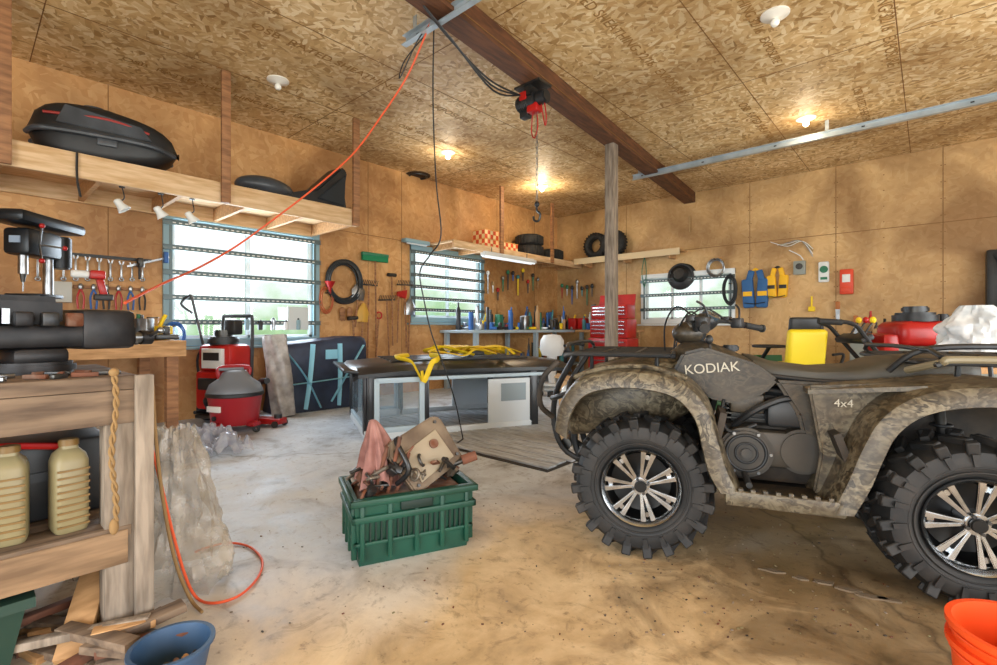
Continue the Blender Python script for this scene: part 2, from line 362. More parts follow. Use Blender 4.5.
b=B('tie_down_strap'); p=at(93,3.42,v=150); b.tube([(xf+.02,p.y,zt+.0),(xf+.02,p.y,2.25),(xf+.03,p.y+.02,2.1)],.012,black,flat=.5); b.done()

# corner shelf
b=B('corner_storage_shelf'); xf2=-5.66; z2=2.44
b.box(((XL+xf2)/2,7.14,z2),(xf2-XL,3.8,.025),woodY); b.box((xf2,7.14,z2-.05),(.035,3.8,.12),woodY,bev=.003)
for y in [5.35+.6*k for k in range(7)]: b.box(((XL+xf2)/2,y,z2-.06),(xf2-XL,.035,.09),woodX)
for y in (6.38,7.91): b.box((xf2+.03,y,(z2-.1+ZC)/2),(.04,.08,ZC-z2+.1),wood)
b.done()
b=B('wall_ledge_shelf'); b.box((-4.5,YB-.17,2.47),(2.25,.34,.025),woodX); b.box((-4.5,YB-.35,2.44),(2.25,.025,.12),M('pale_board','#d2bd96',.6))
for x in (-5.4,-4.5,-3.6): b.box((x,YB-.15,2.4),(.04,.28,.12),woodX)
b.done()
def chk():
    m,nt,bb=newmat('checker_box'); v=coords(nt); c=nt.nodes.new('ShaderNodeTexChecker'); c.inputs['Scale'].default_value=14; c.inputs[1].default_value=hx('#d8532a'); c.inputs[2].default_value=hx('#f0d9a0')
    nt.links.new(v,c.inputs[0]); nt.links.new(c.outputs[0],bb.inputs['Base Color']); return m
ck=chk()
for k,(y,zz) in enumerate(((6.3,0),(6.3,.16),(6.78,0))):
    b=B('parts_carton',(xf2-.25,y,z2+.013+zz)); b.box((0,0,.075),(.3,.42,.15),ck,bev=.004); b.box((0,0,.152),(.31,.43,.008),M('carton_lid','#e0a048',.6)); b.done()
def tire_prof(R,r,w): return [(r,-w*.8),(r+.03,-w),((R+r)/2,-w*1.08),(R-.03,-w*.95),(R-.005,-w*.6),(R,0),(R-.005,w*.6),(R-.03,w*.95),((R+r)/2,w*1.08),(r+.03,w),(r,w*.8),(r-.005,0),(r,-w*.8)]
for (x,y,z,R,ry) in ((-5.2,YB-.17,2.49+.27,.26,78),(-4.8,YB-.17,2.485+.28,.27,90),(-5.97,8.3,z2+.13,.28,0),(-5.97,7.6,z2+.13,.28,0),(-5.97,7.6,z2+.34,.28,0)):
    b=B('spare_tire',(x,y,z),rot=(0,0,0)); T=Matrix.Rotation(rad(90),4,'X') if ry else Matrix.Identity(4)
    b.lathe(tire_prof(R,R*.55,.1),rubber,T=T,seg=32)
    for k in range(26):
        a=2*math.pi*k/26
        b.box((0,0,0),(.02,.03,.15),rubber,T=T@Matrix.Rotation(a,4,'Z')@Matrix.Translation((R-.003,0,0)))
    b.done()
def fluo(loc,rz,L):
    b=B('fluorescent_light_fixture',loc,rz); b.box((0,0,0),(L,.12,.05),white,bev=.006); b.box((0,0,.03),(L*.95,.06,.03),white)
    for y in (-.035,.035): b.cyl((-L/2+.03,y,-.035),(L/2-.03,y,-.035),.013,M('tube_glass','#eef4f8',.2,emit=.6))
    for x in (-L/2+.2,L/2-.2): b.cyl((x,0,.04),(x,0,.12),.006,darksteel)
    b.done()
p=at(510,8.0,v=266); fluo((p.x,p.y,z2-.24),90,1.3)
b=B('window_valance_lamp',onL(416,242,.1),90); b.box((0,0,0),(.5,.12,.06),frameb,bev=.01); b.cyl((-.2,-.02,-.04),(.2,-.02,-.04),.014,white); b.done()

# ---------------- hoist
b=B('electric_hoist',(-2.84,3.67,3.36))
b.box((0,0,-.01),(.3,.2,.02),darksteel); b.box((0,0,-.06),(.06,.16,.1),darksteel)
b.cyl((-.17,0,-.14),(.06,0,-.14),.075,M('hoist_black','#26282a',.4),bev=.012); b.cyl((.06,0,-.14),(.17,0,-.14),.065,black,bev=.012)
for k in range(6): b.torus((-.14+k*.022,0,-.14),.077,.004,darksteel,ax='x',seg=20)
b.box((.02,0,-.22),(.12,.1,.08),red,bev=.012); b.box((-.1,.02,-.24),(.1,.08,.07),black,bev=.01); b.box((-.06,-.07,-.1),(.08,.04,.08),red,bev=.01)
def chain(b,p,z0,z1,r=.014,mat=steel):
    n=int((z0-z1)/(r*2.6))
    for k in range(n):
        z=z0-k*r*2.6; pts=[(r*.6*math.cos(a),0,r*1.5*math.sin(a)) for a in [i*math.pi/4 for i in range(9)]]
        T=Matrix.Translation((p[0],p[1],z))@Matrix.Rotation(rad(90*(k%2)),4,'Z'); b.tube(pts,.0035,mat,seg=5,sm=1,T=T)
chain(b,(.05,0),-.26,-1.15,.02)
b.tube([(.05,0,-1.15),(.05,0,-1.2),(.09,0,-1.24),(.07,0,-1.3),(.02,0,-1.29),(.01,0,-1.25)],.011,darksteel)
b.ball((.05,0,-1.14),(.025,.02,.03),darksteel)
b.tube([(.0,0,-.25),(-.03,.02,-.42),(.02,0,-.5),(.06,0,-.4),(.05,0,-.28)],.006,red)
b.tube([(.1,0,-.2),(.13,.02,-.4),(.16,0,-.34),(.14,0,-.2)],.006,red)
b.done()
b=B('hoist_power_cable')
for k in range(3):
    o=.03*k; b.tube([(-2.72,2.2,3.38),(-2.76+o,2.5,3.28-o),(-2.8+o,3.0,3.16-2*o),(-2.86,3.5,3.22)],.008,black)
b.done()
b=B('orange_extension_cord'); cordo=M('cord_orange','#d9552c',.5)
cp=[(432,18,3.72),(420,48,3.75),(405,80,3.8),(380,118,3.9),(352,155,4.0),(312,190,4.05),(270,222,4.0),(235,247,3.8),(200,267,3.4),(160,285,2.8),(125,303,2.35)]
b.tube([at(u,d,v=v) for u,v,d in cp],.0075,cordo,seg=8,sm=6); b.done()
b=B('hanging_black_cord')
cp=[(434,22,3.72),(433,100,3.74),(436,180,3.75),(441,235,3.78),(430,255,3.8),(420,272,3.82),(424,300,3.84),(432,335,3.9),(446,372,4.0),(456,405,4.1),(463,439,4.3)]
b.tube([at(u,d,v=v) for u,v,d in cp],.006,black,seg=6,sm=6)
b.tube([at(u,d,v=v) for u,v,d in [(463,439,4.3),(450,446,4.25),(430,444,4.3),(425,440,4.5)]],.006,black,seg=6); b.done()
b=B('looped_black_cord'); cp=[(432,22,3.73),(418,40,3.74),(400,78,3.76),(405,60,3.78),(430,30,3.75),(437,25,3.74)]
b.tube([at(u,d,v=v) for u,v,d in cp],.005,black,seg=6,sm=6); b.done()

# ================= ATV
def camo(name,cols,scale,dirt='#8a7a62'):
    m,nt,bb=newmat(name); v=coords(nt,(1,1,1.3)); n=noi(nt,v,scale,3,1.6,.6)
    r=ramp(nt,cols); nt.links.new(n,r.inputs[0])
    n2=noi(nt,v,scale*5,5,.5); r2=ramp(nt,[(.38,dirt),(.55,'#ffffff')]); nt.links.new(n2,r2.inputs[0])
    c=mixc(nt,.8,r.outputs[0],r2.outputs[0],'MULTIPLY')
    n3=noi(nt,v,3.2,6,.6,.65); r3=ramp(nt,[(.38,'#000000'),(.62,'#ffffff')]); nt.links.new(n3,r3.inputs[0])
    mx=nt.nodes.new('ShaderNodeMath'); mx.operation='MULTIPLY'; mx.inputs[1].default_value=.72; nt.links.new(r3.outputs[0],mx.inputs[0])
    c=mixc(nt,mx.outputs[0],c,hx('#463d30'))
    nt.links.new(c,bb.inputs['Base Color']); bb.inputs['Roughness'].default_value=.45; bump(nt,bb,n2,.1,.003); return m
cam=camo('camo_plastic',[(.28,'#1c1914'),(.36,'#433b2d'),(.44,'#716751'),(.53,'#807660'),(.57,'#332c20'),(.64,'#5e5441'),(.72,'#8b816b')],7)
camd=camo('camo_dark',[(.35,'#171512'),(.47,'#2c2720'),(.52,'#4b4233'),(.6,'#1c1a16'),(.7,'#5f5440')],8)
mud=M('muddy_black','#24211e',.75,c2='#4e4337',scale=9,bmp=.2,lo=.4,hi=.8)
tyre=M('tyre_rubber','#191a1b',.62,c2='#332f2b',scale=10,bmp=.15,lo=.4,hi=.8)
seatm=M('seat_vinyl','#38342c',.55,c2='#494439',scale=6,bmp=.08)
AO=Vector((-.597,2.728,0)); ARZ=200.6; ASC=.92
def atv():
    b=B('all_terrain_vehicle',AO,rz=ARZ,sc=ASC)
    def wheel(cx,cy,side,steer=0,w=.125):
        T=Matrix.Translation((cx,cy,.345))@Matrix.Rotation(rad(steer),4,'Z')@Matrix.Rotation(rad(-90*side),4,'X')@Matrix.Scale(.97,4)
        b.lathe([(.19,-w*.8),(.215,-w),(.26,-w*1.1),(.305,-w*1.0),(.328,-w*.7),(.334,0),(.328,w*.7),(.305,w),(.26,w*1.1),(.215,w),(.19,w*.8),(.18,0),(.19,-w*.8)],tyre,T=T,seg=48)
        N=20
        for k in range(N):
            for sgn in (-1,1):
                a=2*math.pi*(k+(.5 if sgn>0 else 0))/N
                Ta=T@Matrix.Rotation(a,4,'Z')
                b.box((.338,0,sgn*w*.42),(.034,.036,w*.85),tyre,rot=(rad(28*sgn),0,0),T=Ta,bev=.004,segs=1)
                b.box((.314,-.018,sgn*w*.97),(.075,.045,.032),tyre,rot=(0,rad(-16*sgn),0),T=Ta,bev=.005,segs=1)
                b.box((.275,-.018,sgn*w*1.1),(.05,.022,.012),tyre,T=Ta)
        for r in (.225,.245): b.torus((0,0,w*1.06),r,.004,tyre,T=T,seg=48)
        pk=M('rim_black','#101112',.35,.3)
        b.lathe([(0,.0),(.08,.0),(.15,.01),(.172,.04),(.178,w*.8)],pk,T=T,seg=40)
        b.lathe([(0,-.02),(.18,-.02),(.185,-w*.8)],pk,T=T,seg=40)
        b.lathe([(.176,w*.7),(.19,w*.72),(.198,w*.9),(.198,w*1.0),(.194,w*1.05),(.188,w*1.0),(.178,w*.85)],chrome,T=T,seg=48)
        for k in range(7):
            for sg in (-1,1):
                Ta=T@Matrix.Rotation(2*math.pi*k/7+sg*.14,4,'Z')
                b.prism([(.04,-.007),(.1,-.008),(.182,-.013),(.182,.013),(.1,.008),(.04,.007)],.02,chrome,T=Ta@Matrix.Translation((0,0,w*.62))@Matrix.Rotation(rad(-5),4,'Y'),bev=.003)
            a=2*math.pi*k/7
            b.cyl((.15*math.cos(a),.15*math.sin(a),w*.5),(.15*math.cos(a),.15*math.sin(a),w*.66),.013,chrome,T=T,seg=10)
        b.cyl((0,0,0),(0,0,w*.76),.046,chrome,T=T,bev=.006,seg=24); b.cyl((0,0,w*.76),(0,0,w*.88),.03,pk,T=T,bev=.005)
        for k in range(4):
            a=math.pi*k/2+.4; b.cyl((.038*math.cos(a),.038*math.sin(a),w*.76),(.038*math.cos(a),.038*math.sin(a),w*.84),.008,darksteel,T=T,seg=6)
    wheel(.65,.43,1,4,.12); wheel(.65,-.43,-1,4,.12); wheel(-.65,.42,1,0,.14); wheel(-.65,-.42,-1,0,.14)
    def fender(path,c,yin,yout,s):
        P=[]
        for i in range(len(path)-1):
            a=path[max(i-1,0)];p=path[i];q=path[i+1];d=path[min(i+2,len(path)-1)]
            for k in range(4):
                t=k/4; P.append(tuple(.5*((2*p[j])+(q[j]-a[j])*t+(2*a[j]-5*p[j]+4*q[j]-d[j])*t*t+(3*p[j]-a[j]-3*q[j]+d[j])*t**3) for j in (0,1)))
        P.append(path[-1])
        secs=[]
        for x,z in P:
            n=Vector((c[0]-x,c[1]-z)).normalized()
            def pt(y,k): return (x+n.x*k,s*y,z+n.y*k)
            secs.append([pt(yin,-.01),pt((yin+yout)/2,-.012),pt(yout-.05,0),pt(yout-.015,.012),pt(yout,.04),pt(yout+.006,.085),pt(yout-.008,.09),pt(yout-.018,.045),pt(yout-.05,.02),pt(yin,.02)])
        b.loft(secs,cam)
    fp=[(1.08,.60),(1.05,.74),(.96,.86),(.8,.915),(.62,.92),(.45,.88),(.34,.77),(.29,.62),(.25,.48),(.2,.37)]
    rp=[(-.14,.33),(-.2,.48),(-.25,.62),(-.32,.76),(-.44,.86),(-.62,.905),(-.85,.9),(-1.03,.84),(-1.12,.7)]
    for s in (1,-1):
        fender(fp,(.65,.38),.2,.57,s); fender(rp,(-.65,.38),.15,.57,s)
        b.tube([(.98,s*.5,.875),(.8,s*.5,.93),(.6,s*.5,.935),(.43,s*.5,.885)],.012,cam)
        b.box((.3,s*.33,.55),(.03,.25,.35),mud,rot=(0,rad(-12),0)); b.box((-.24,s*.33,.52),(.03,.3,.3),mud,rot=(0,rad(20),0))
        b.box((.03,s*.4,.335),(.46,.28,.03),camd,bev=.008)
        b.box((.03,s*.545,.35),(.47,.03,.07),cam,bev=.01)
        for k in range(9): b.box((-.17+k*.05,s*.5,.36),(.022,.07,.03),black,bev=.003)
        for k in range(8): b.box((-.15+k*.05,s*.545,.385),(.02,.026,.025),cam,bev=.003)
        b.cyl((.16,s*.3,.4),(.16,s*.5,.4),.014,darksteel)
        RX=Matrix.Translation((0,s*.235,0))@Matrix.Rotation(rad(90),4,'X')
        b.prism([(.5,.9),(.45,1.0),(.34,1.03),(.1,.95),(.0,.87),(.06,.8),(.2,.74),(.32,.76)],.05,camd,RX,bev=.015)
        b.prism([(.02,.87),(-.34,.86),(-.4,.78),(-.3,.62),(-.2,.45),(-.12,.5),(-.08,.7)],.06,camd,RX,bev=.015)
        b.prism([(-.1,.86),(-.5,.89),(-.42,.75),(-.3,.6),(-.22,.45),(-.16,.36),(-.12,.36),(-.15,.55)],.03,cam,Matrix.Translation((0,s*.36,0))@Matrix.Rotation(rad(90),4,'X'),bev=.01)
        b.loft([[(-.1,s*.22,.85),(-.1,s*.37,.84),(-.1,s*.37,.82),(-.1,s*.22,.83)],[(-.5,s*.2,.9),(-.5,s*.5,.89),(-.5,s*.5,.87),(-.5,s*.2,.88)]],cam)
        b.ball((1.04,s*.3,.76),(.06,.09,.055),M('headlight_lens','#c9d2d6',.1)); b.torus((1.04,s*.3,.76),.075,.015,black,ax='x')
        for xx in (.65,-.65):
            b.tube([(xx+.12,s*.1,.3),(xx,s*.36,.33),(xx-.12,s*.1,.3)],.014,mud,sm=1); b.tube([(xx+.1,s*.1,.42),(xx,s*.34,.43),(xx-.1,s*.1,.42)],.012,mud,sm=1)
            b.cyl((xx,s*.3,.4),(xx-.02,s*.16,.75),.02,darksteel)
            for k in range(8): b.torus(Vector((xx,s*.3,.42)).lerp(Vector((xx-.02,s*.17,.72)),k/8),.035,.007,M('spring_black','#222426',.4),seg=16)
            b.cyl((xx,s*.05,.345),(xx,s*.4,.345),.022,mud)
        b.cyl((-1.09,s*.35,.72),(-1.125,s*.35,.72),.045,red)
    b.box((0,0,.28),(1.7,.3,.04),mud,bev=.01); b.tube([(1.0,.12,.3),(1.06,.12,.5),(.9,.12,.8),(.5,.12,.85),(-.2,.12,.78),(-.9,.12,.8)],.02,black); b.tube([(1.0,-.12,.3),(1.06,-.12,.5),(.9,-.12,.8),(.5,-.12,.85),(-.2,-.12,.78),(-.9,-.12,.8)],.02,black)
    b.box((.02,0,.48),(.5,.34,.3),mud,bev=.03); b.box((.1,0,.68),(.22,.24,.2),darksteel,bev=.01)
    for k in range(7): b.box((.1,0,.6+k*.025),(.26,.28,.008),darksteel)
    cvt=M('cvt_cover','#2f2c28',.5,c2='#443d33')
    b.cyl((.15,.16,.5),(.15,.285,.5),.125,cvt,bev=.015,seg=32); b.torus((.15,.285,.5),.09,.008,black,ax='y'); b.torus((.15,.285,.5),.05,.006,black,ax='y'); b.cyl((.15,.28,.5),(.15,.3,.5),.025,darksteel)
    b.cyl((-.1,.16,.52),(-.1,.27,.52),.11,cvt,bev=.015,seg=28); b.box((.02,.21,.52),(.28,.1,.18),cvt,bev=.02)
    for k in range(6): a=k*math.pi/3; b.cyl((.15+.11*math.cos(a),.27,.5+.11*math.sin(a)),(.15+.11*math.cos(a),.293,.5+.11*math.sin(a)),.008,steel,seg=6)
    b.box((-.1,.19,.7),(.3,.1,.14),black,bev=.02); b.tube([(.2,.2,.62),(.1,.26,.72),(-.05,.24,.78),(-.2,.2,.72)],.018,black); b.tube([(.25,.18,.7),(.3,.24,.55),(.26,.26,.42)],.012,darksteel)
    b.box((.14,.2,.74),(.16,.06,.1),camd,bev=.015); b.tube([(.24,.22,.8),(.26,.27,.68),(.22,.27,.6),(.1,.24,.64)],.01,black)
    b.tube([(-.2,-.2,.55),(-.5,-.2,.6),(-.95,-.2,.62)],.03,steel); b.cyl((-.6,-.2,.6),(-1.02,-.2,.64),.07,darksteel,bev=.01)
    b.box((-.65,0,.6),(.6,.3,.35),mud,bev=.03)
    def sec(x,hw,zt,zb,pw=.5,n=18):
        return [(x,hw*math.copysign(abs(math.cos(a))**pw,math.cos(a)),(zt+zb)/2+(zt-zb)/2*math.copysign(abs(math.sin(a))**pw,math.sin(a))) for a in [2*math.pi*k/n for k in range(n)]]
    b.loft([sec(1.1,.14,.72,.5),sec(1.07,.2,.84,.48),sec(.95,.24,.91,.5),sec(.75,.25,.94,.55),sec(.5,.24,.97,.6),sec(.42,.2,.97,.65)],cam)
    b.box((1.09,0,.62),(.04,.26,.16),black,bev=.01)
    for k in range(4): b.box((1.115,0,.56+k*.035),(.015,.24,.01),darksteel)
    b.loft([sec(.55,.1,.97,.8),sec(.45,.18,1.05,.8),sec(.33,.2,1.06,.8),sec(.18,.2,1.0,.78),sec(.05,.17,.93,.75)],camd)
    b.cyl((.2,0,1.0),(.2,0,1.035),.045,black,bev=.008)
    b.loft([sec(.14,.06,.99,.9,.7),sec(.1,.13,.985,.84,.6),sec(0,.16,.95,.83,.6),sec(-.18,.175,.93,.83,.6),sec(-.36,.185,.945,.83,.6),sec(-.46,.19,.985,.83,.6),sec(-.62,.19,1.0,.84,.6),sec(-.78,.17,.995,.85,.6),sec(-.84,.12,.97,.87,.6),sec(-.86,.04,.93,.9,.7)],seatm)
    b.tube([(.1,.16,.89),(-.2,.19,.865),(-.5,.2,.87),(-.8,.18,.88)],.012,black)
    def rack(x0,x1,yw,z,n):
        b.tube([(x0,-yw+.06,z),(x0,-yw+.02,z),(x0+.04,-yw,z),(x1-.06,-yw,z),(x1,-yw+.05,z-.01),(x1,yw-.05,z-.01),(x1-.06,yw,z),(x0+.04,yw,z),(x0,yw-.02,z),(x0,-yw+.06,z)],.013,black,sm=3)
        for k in range(n):
            y=-yw+2*yw*(k+1)/(n+1); b.cyl((x0,y,z),(x1,y,z-.005),.009,black,seg=8)
        for k in range(2): xx=x0+(x1-x0)*(k+1)/3; b.cyl((xx,-yw,z),(xx,yw,z),.011,black,seg=8)
        for xx in (x0+.08,x1-.12):
            for s in (-1,1): b.cyl((xx,s*(yw-.12),z),(xx,s*(yw-.14),z-.12),.011,black,seg=8)
        b.tube([(x1-.02,-yw+.02,z),(x1,-yw+.06,z+.05),(x1,yw-.06,z+.05),(x1-.02,yw-.02,z)],.011,black,sm=2)
    rack(.5,1.05,.4,.99,5)
    rack(-1.15,-.55,.45,.985,5)
    b.tube([(-.5,.3,.94),(-.56,.46,.985),(-.62,.47,1.0),(-1.1,.47,1.0),(-1.17,.4,1.0)],.016,M('rack_tan','#82785f',.5)); 
    b.tube([(-.45,.24,.93),(-.55,.3,1.03),(-.8,.3,1.05),(-1.1,.25,1.03)],.014,black)
    for s in (-1,1): b.tube([(.85,s*.12,.3),(1.1,s*.14,.38),(1.18,s*.15,.55),(1.16,s*.17,.75),(1.06,s*.22,.93),(1.02,s*.25,.99)],.017,black)
    b.tube([(1.02,-.42,.78),(1.12,-.36,.74),(1.17,-.2,.72),(1.17,.2,.72),(1.12,.36,.74),(1.02,.42,.78)],.015,black); b.cyl((1.18,-.16,.55),(1.18,.16,.55),.016,black)
    b.cyl((1.12,-.1,.42),(1.12,.1,.42),.035,darksteel); b.tube([(1.15,.3,.62),(1.2,.38,.7),(1.17,.44,.85),(1.08,.44,.95)],.016,mud)
    TB=Matrix.Translation((.36,0,0))@Matrix.Rotation(rad(-24),4,'Z')
    b.cyl((.15,0,.75),(-.02,0,1.1),.02,black,T=TB)
    b.tube([(-.2,.4,1.13),(-.14,.28,1.15),(-.05,.16,1.17),(-.01,.08,1.12),(-.01,-.08,1.12),(-.05,-.16,1.17),(-.14,-.28,1.15),(-.2,-.4,1.13)],.012,black,T=TB)
    b.cyl((-.05,-.15,1.175),(-.05,.15,1.175),.009,darksteel,T=TB)
    for s in (-1,1):
        b.cyl((-.2,s*.42,1.128),(-.145,s*.29,1.148),.019,rubber,T=TB,bev=.004); b.cyl((-.2,s*.42,1.128),(-.205,s*.43,1.127),.024,rubber,T=TB)
        b.box((-.12,s*.25,1.16),(.06,.07,.06),black,bev=.01,T=TB); b.box((-.06,s*.24,1.18),(.05,.06,.04),darksteel,bev=.006,T=TB)
        b.tube([(-.08,s*.24,1.165),(-.08,s*.32,1.16),(-.13,s*.42,1.14)],.007,darksteel,T=TB)
        b.tube([(-.08,s*.22,1.17),(.05,s*.18,1.25),(.15,s*.12,1.15),(.18,s*.06,.98)],.005,black,T=TB)
        b.tube([(-.1,s*.2,1.16),(.0,s*.13,1.22),(.1,s*.08,1.1),(.14,s*.04,.95)],.005,black,T=TB)
        b.tube([(-.14,s*.22,1.17),(-.13,s*.25,1.24),(-.1,s*.28,1.27)],.006,black,T=TB)
    b.ball((-.02,0,1.16),(.08,.1,.055),black,rot=(0,rad(20),0),T=TB); b.cyl((-.06,0,1.195),(-.07,0,1.21),.05,M('gauge_face','#3c4a52',.15),T=TB,seg=24)
    b.ball((.06,0,1.1),(.09,.12,.07),camd,T=TB)
    b.tube([(.3,.2,.95),(.32,.24,1.05)],.008,darksteel); b.ball((.32,.245,1.07),(.02,.02,.025),black)
    o=b.done(ang=42)
    dec=M('decal_white','#b9b2a0',.5)
    text('decal_name','KODIAK',.07,dec,o,Matrix.Translation((.44,.266,.885))@Matrix.Rotation(rad(180),4,'Z')@Matrix.Rotation(rad(90),4,'X')@Matrix.Rotation(rad(6),4,'Z'),.002)
    text('decal_drive','4x4',.05,dec,o,Matrix.Translation((-.2,.382,.77))@Matrix.Rotation(rad(180),4,'Z')@Matrix.Rotation(rad(90),4,'X'),.002)
    return o
ATV=atv()

# side table with bagged items
q=at(988,3.45,z=0)
b=B('side_table',q,rz=30); b.box((0,0,.75),(.75,.5,.04),woodX,bev=.004)
for x in (-.32,.32):
    for y in (-.2,.2): b.box((x,y,.365),(.06,.06,.73),wood)
b.done()
bagm=M('plastic_bag','#eef2f4',.3,alpha=.85,c2='#c5ced4',scale=14,bmp=.5)
b=B('bagged_bottles',at(975,3.45,z=.772)); 
for k in range(5): 
    x,y=(-.16+.08*k,.07*(k%2)); b.cyl((x,y,0),(x,y,.2),.045,white,bev=.008); b.cyl((x,y,.2),(x,y,.25),.02,blue if k%2 else white)
def bagr(z,a):
    t=z/.44; R=.23*(1-.35*t-.45*max(0,t-.65)*2); return R*(1+.1*math.sin(5*a+9*t)+.25*noise.noise(Vector((2*math.cos(a),2*math.sin(a),t*4)))+.16*noise.noise(Vector((6*math.cos(a),6*math.sin(a),t*11))))
b.loft([[(bagr(z,a)*math.cos(a),bagr(z,a)*.75*math.sin(a),z+.003) for a in [2*math.pi*k/72 for k in range(72)]] for z in [i*.0147 for i in range(30)]],bagm)
b.done(ang=30)

# ================= crate with scrap
A=onF(355,570); C=onF(472,546); dv=(C-A); ang=math.atan2(dv.y,dv.x); L=dv.length
b=B('scrap_crate',A,rz=math.degrees(ang)); Wd=.36; Hc=.3
dg=M('crate_green','#0d3b2d',.45,c2='#134b3a',scale=5)
def cs(z,gr): return [(-gr,-gr,z),(L+gr,-gr,z),(L+gr,Wd+gr,z),(-gr,Wd+gr,z)]
b.loft([cs(0,-.02),cs(Hc,.005),cs(Hc,-.012),cs(.015,-.035)],dg,cap=True)
for z,g in ((Hc-.016,.014),(Hc-.09,.006),(.1,-.006)): 
    for (x0,y0,x1,y1) in ((-g,-g,L+g,-g),(-g,Wd+g,L+g,Wd+g),(-g,-g,-g,Wd+g),(L+g,-g,L+g,Wd+g)):
        b.box(((x0+x1)/2,(y0+y1)/2,z),(abs(x1-x0)+.02,abs(y1-y0)+.02,.03 if z>.2 else .018),dg,bev=.005)
for k in range(5): b.box((.03+k*(L-.06)/4,-.002,.16),(.02,.02,.26),dg,bev=.004)
slot=M('slot_dark','#06221a',.6)
for i in range(20): b.box((.04+i*(L-.08)/19,.0045,.16),(.006,.02,.1),slot)
for k in range(4):
    for x in (.0,L-.0): b.box((x,.03+k*(Wd-.06)/3,.16),(.024,.02,.26),dg,bev=.004)
b.box((L/2,-.008,Hc-.05),(.15,.02,.045),slot,bev=.008)
random.seed(11)
brown=M('rusty_brown','#7a4a34',.8,c2='#4c3428',scale=10,bmp=.3); dull=M('dull_metal','#8c8478',.5,.7,c2='#6a5f52',scale=10,bmp=.2)
b.box((L/2,Wd/2,.22),(L-.06,Wd-.06,.12),rust,bev=.02)
for k in range(110):
    x=random.uniform(.03,L-.03); y=random.uniform(.03,Wd-.03); z=Hc+random.uniform(-.04,.04)+.09*math.exp(-((x-L/2)**2)/.03)
    mt=random.choice([brown,dull,rust,darksteel,dull,darksteel]); r=[random.uniform(-1.2,1.2) for _ in range(3)]
    t=k%5
    if t==0: b.box((x,y,z),(random.uniform(.04,.1),random.uniform(.02,.05),.012),mt,rot=r,bev=.003)
    elif t==1: b.cyl((x,y,z),(x+random.uniform(-.1,.1),y+random.uniform(-.08,.08),z+random.uniform(.02,.1)),random.uniform(.005,.011),mt,seg=10)
    elif t==2: b.torus((x,y,z),random.uniform(.02,.04),.007,mt,T=Matrix.Translation((x,y,z))@Matrix.Rotation(r[0],4,'X')@Matrix.Rotation(r[1],4,'Y')@Matrix.Translation((-x,-y,-z)),seg=18)
    elif t==3: b.tube([(x,y,z),(x+random.uniform(-.08,.08),y+.03,z+.05),(x+random.uniform(-.12,.12),y-.02,z+.02)],.008,mt)
    else: b.cyl((x,y,z),(x+.02,y-.02,z+.04),.024,mt,seg=14,bev=.004)
TG=Matrix.Translation((L*.64,.12,Hc+.13))@Matrix.Rotation(rad(14),4,'Z')@Matrix.Rotation(rad(-28),4,'Y')@Matrix.Rotation(rad(68),4,'X')
pl=M('gear_plate','#7f6e59',.6,.3,c2='#574635',scale=7,bmp=.2)
b.prism([(-.15,-.12),(.14,-.13),(.16,.1),(.13,.13),(-.12,.15),(-.16,.1)],.06,pl,TG,bev=.008)
b.box((0,-.01,.034),(.2,.16,.008),M('plate_label','#94866f',.6),T=TG,bev=.003); b.cyl((.05,.02,.036),(.05,.02,.05),.022,rust,T=TG)
for x in (-.12,.12):
    for y in (-.09,.1): b.cyl((x,y,.03),(x,y,.042),.008,darksteel,T=TG,seg=6)
b.cyl((L-.12,.1,Hc+.06),(L+.03,.08,Hc+.1),.014,darksteel); b.cyl((L-.02,.085,Hc+.09),(L+.05,.075,Hc+.11),.024,brown)
for x,ln in ((.1,.2),(.16,.24),(.2,.16)): b.cyl((x,.1,Hc-.03),(x+.05,.06,Hc+ln),.009,brown); 
b.tube([(.2,.08,Hc+.02),(.24,.02,Hc+.1),(.2,.1,Hc+.22),(.3,.16,Hc+.18)],.012,darksteel)
b.cyl((.16,.16,Hc-.02),(.1,.2,Hc+.3),.012,darksteel)
b.done(ang=50)
rag=M('pink_rag','#a3786f',.9,c2='#7c524b',scale=9,bmp=.4)
b=B('shop_rag',A,rz=math.degrees(ang))
def rf(u,v):
    a=2*math.pi*u; R=.052*math.sqrt(v)+.03*v*v; f=1+(.38*math.sin(5*a+2*v)+.2*math.sin(3*a+1)+.12*math.sin(11*a))*min(1,v*1.6)
    return (.105+R*f*math.cos(a)+.025*v, .17+R*f*.8*math.sin(a)-.03*v, Hc+.31-.03*v-.26*v**1.6+.02*math.sin(3*a)*v+.012*math.sin(7*a)*v)
b.grid(rf,72,22,rag,th=0); b.done(ang=50)

# ================= hard top
HT=Vector((-3.86,2.50,0)); HR=-25
b=B('vehicle_hardtop',HT,rz=HR)
shell=M('hardtop_shell','#1d2024',.3,c2='#2c3034',scale=4); trim=M('hardtop_trim','#b3c8d4',.5); tint=M('tinted_glass','#a3b8c4',.06,alpha=.18); inner=M('hardtop_white','#d2dce2',.5)
Lh=1.78; Wt=1.2
def rs(y,zt,ov):
    pts=[]
    for k in range(17):
        t=k/16; x=ov-(Wt+2*ov)*t; e=1-abs(2*t-1)**5
        pts.append((x,y,zt-.05+.08*e))
    for k in range(17):
        t=1-k/16; x=ov-(Wt+2*ov)*t; e=1-abs(2*t-1)**5; pts.append((x,y,zt-.085+.08*e))
    return pts
b.loft([rs(-.12,.63,-.02),rs(-.08,.66,.03),rs(.3,.685,.05),rs(1.0,.69,.05),rs(1.8,.68,.05),rs(2.15,.655,.04),rs(2.2,.63,0)],shell)
b.box((-Wt/2,-.14,.64),(Wt*1.0,.14,.03),shell,rot=(rad(-10),0,0),bev=.01)
for k in range(5): b.box((-.22-k*.19,1.0,.718),(.05,1.5,.012),shell,bev=.005)
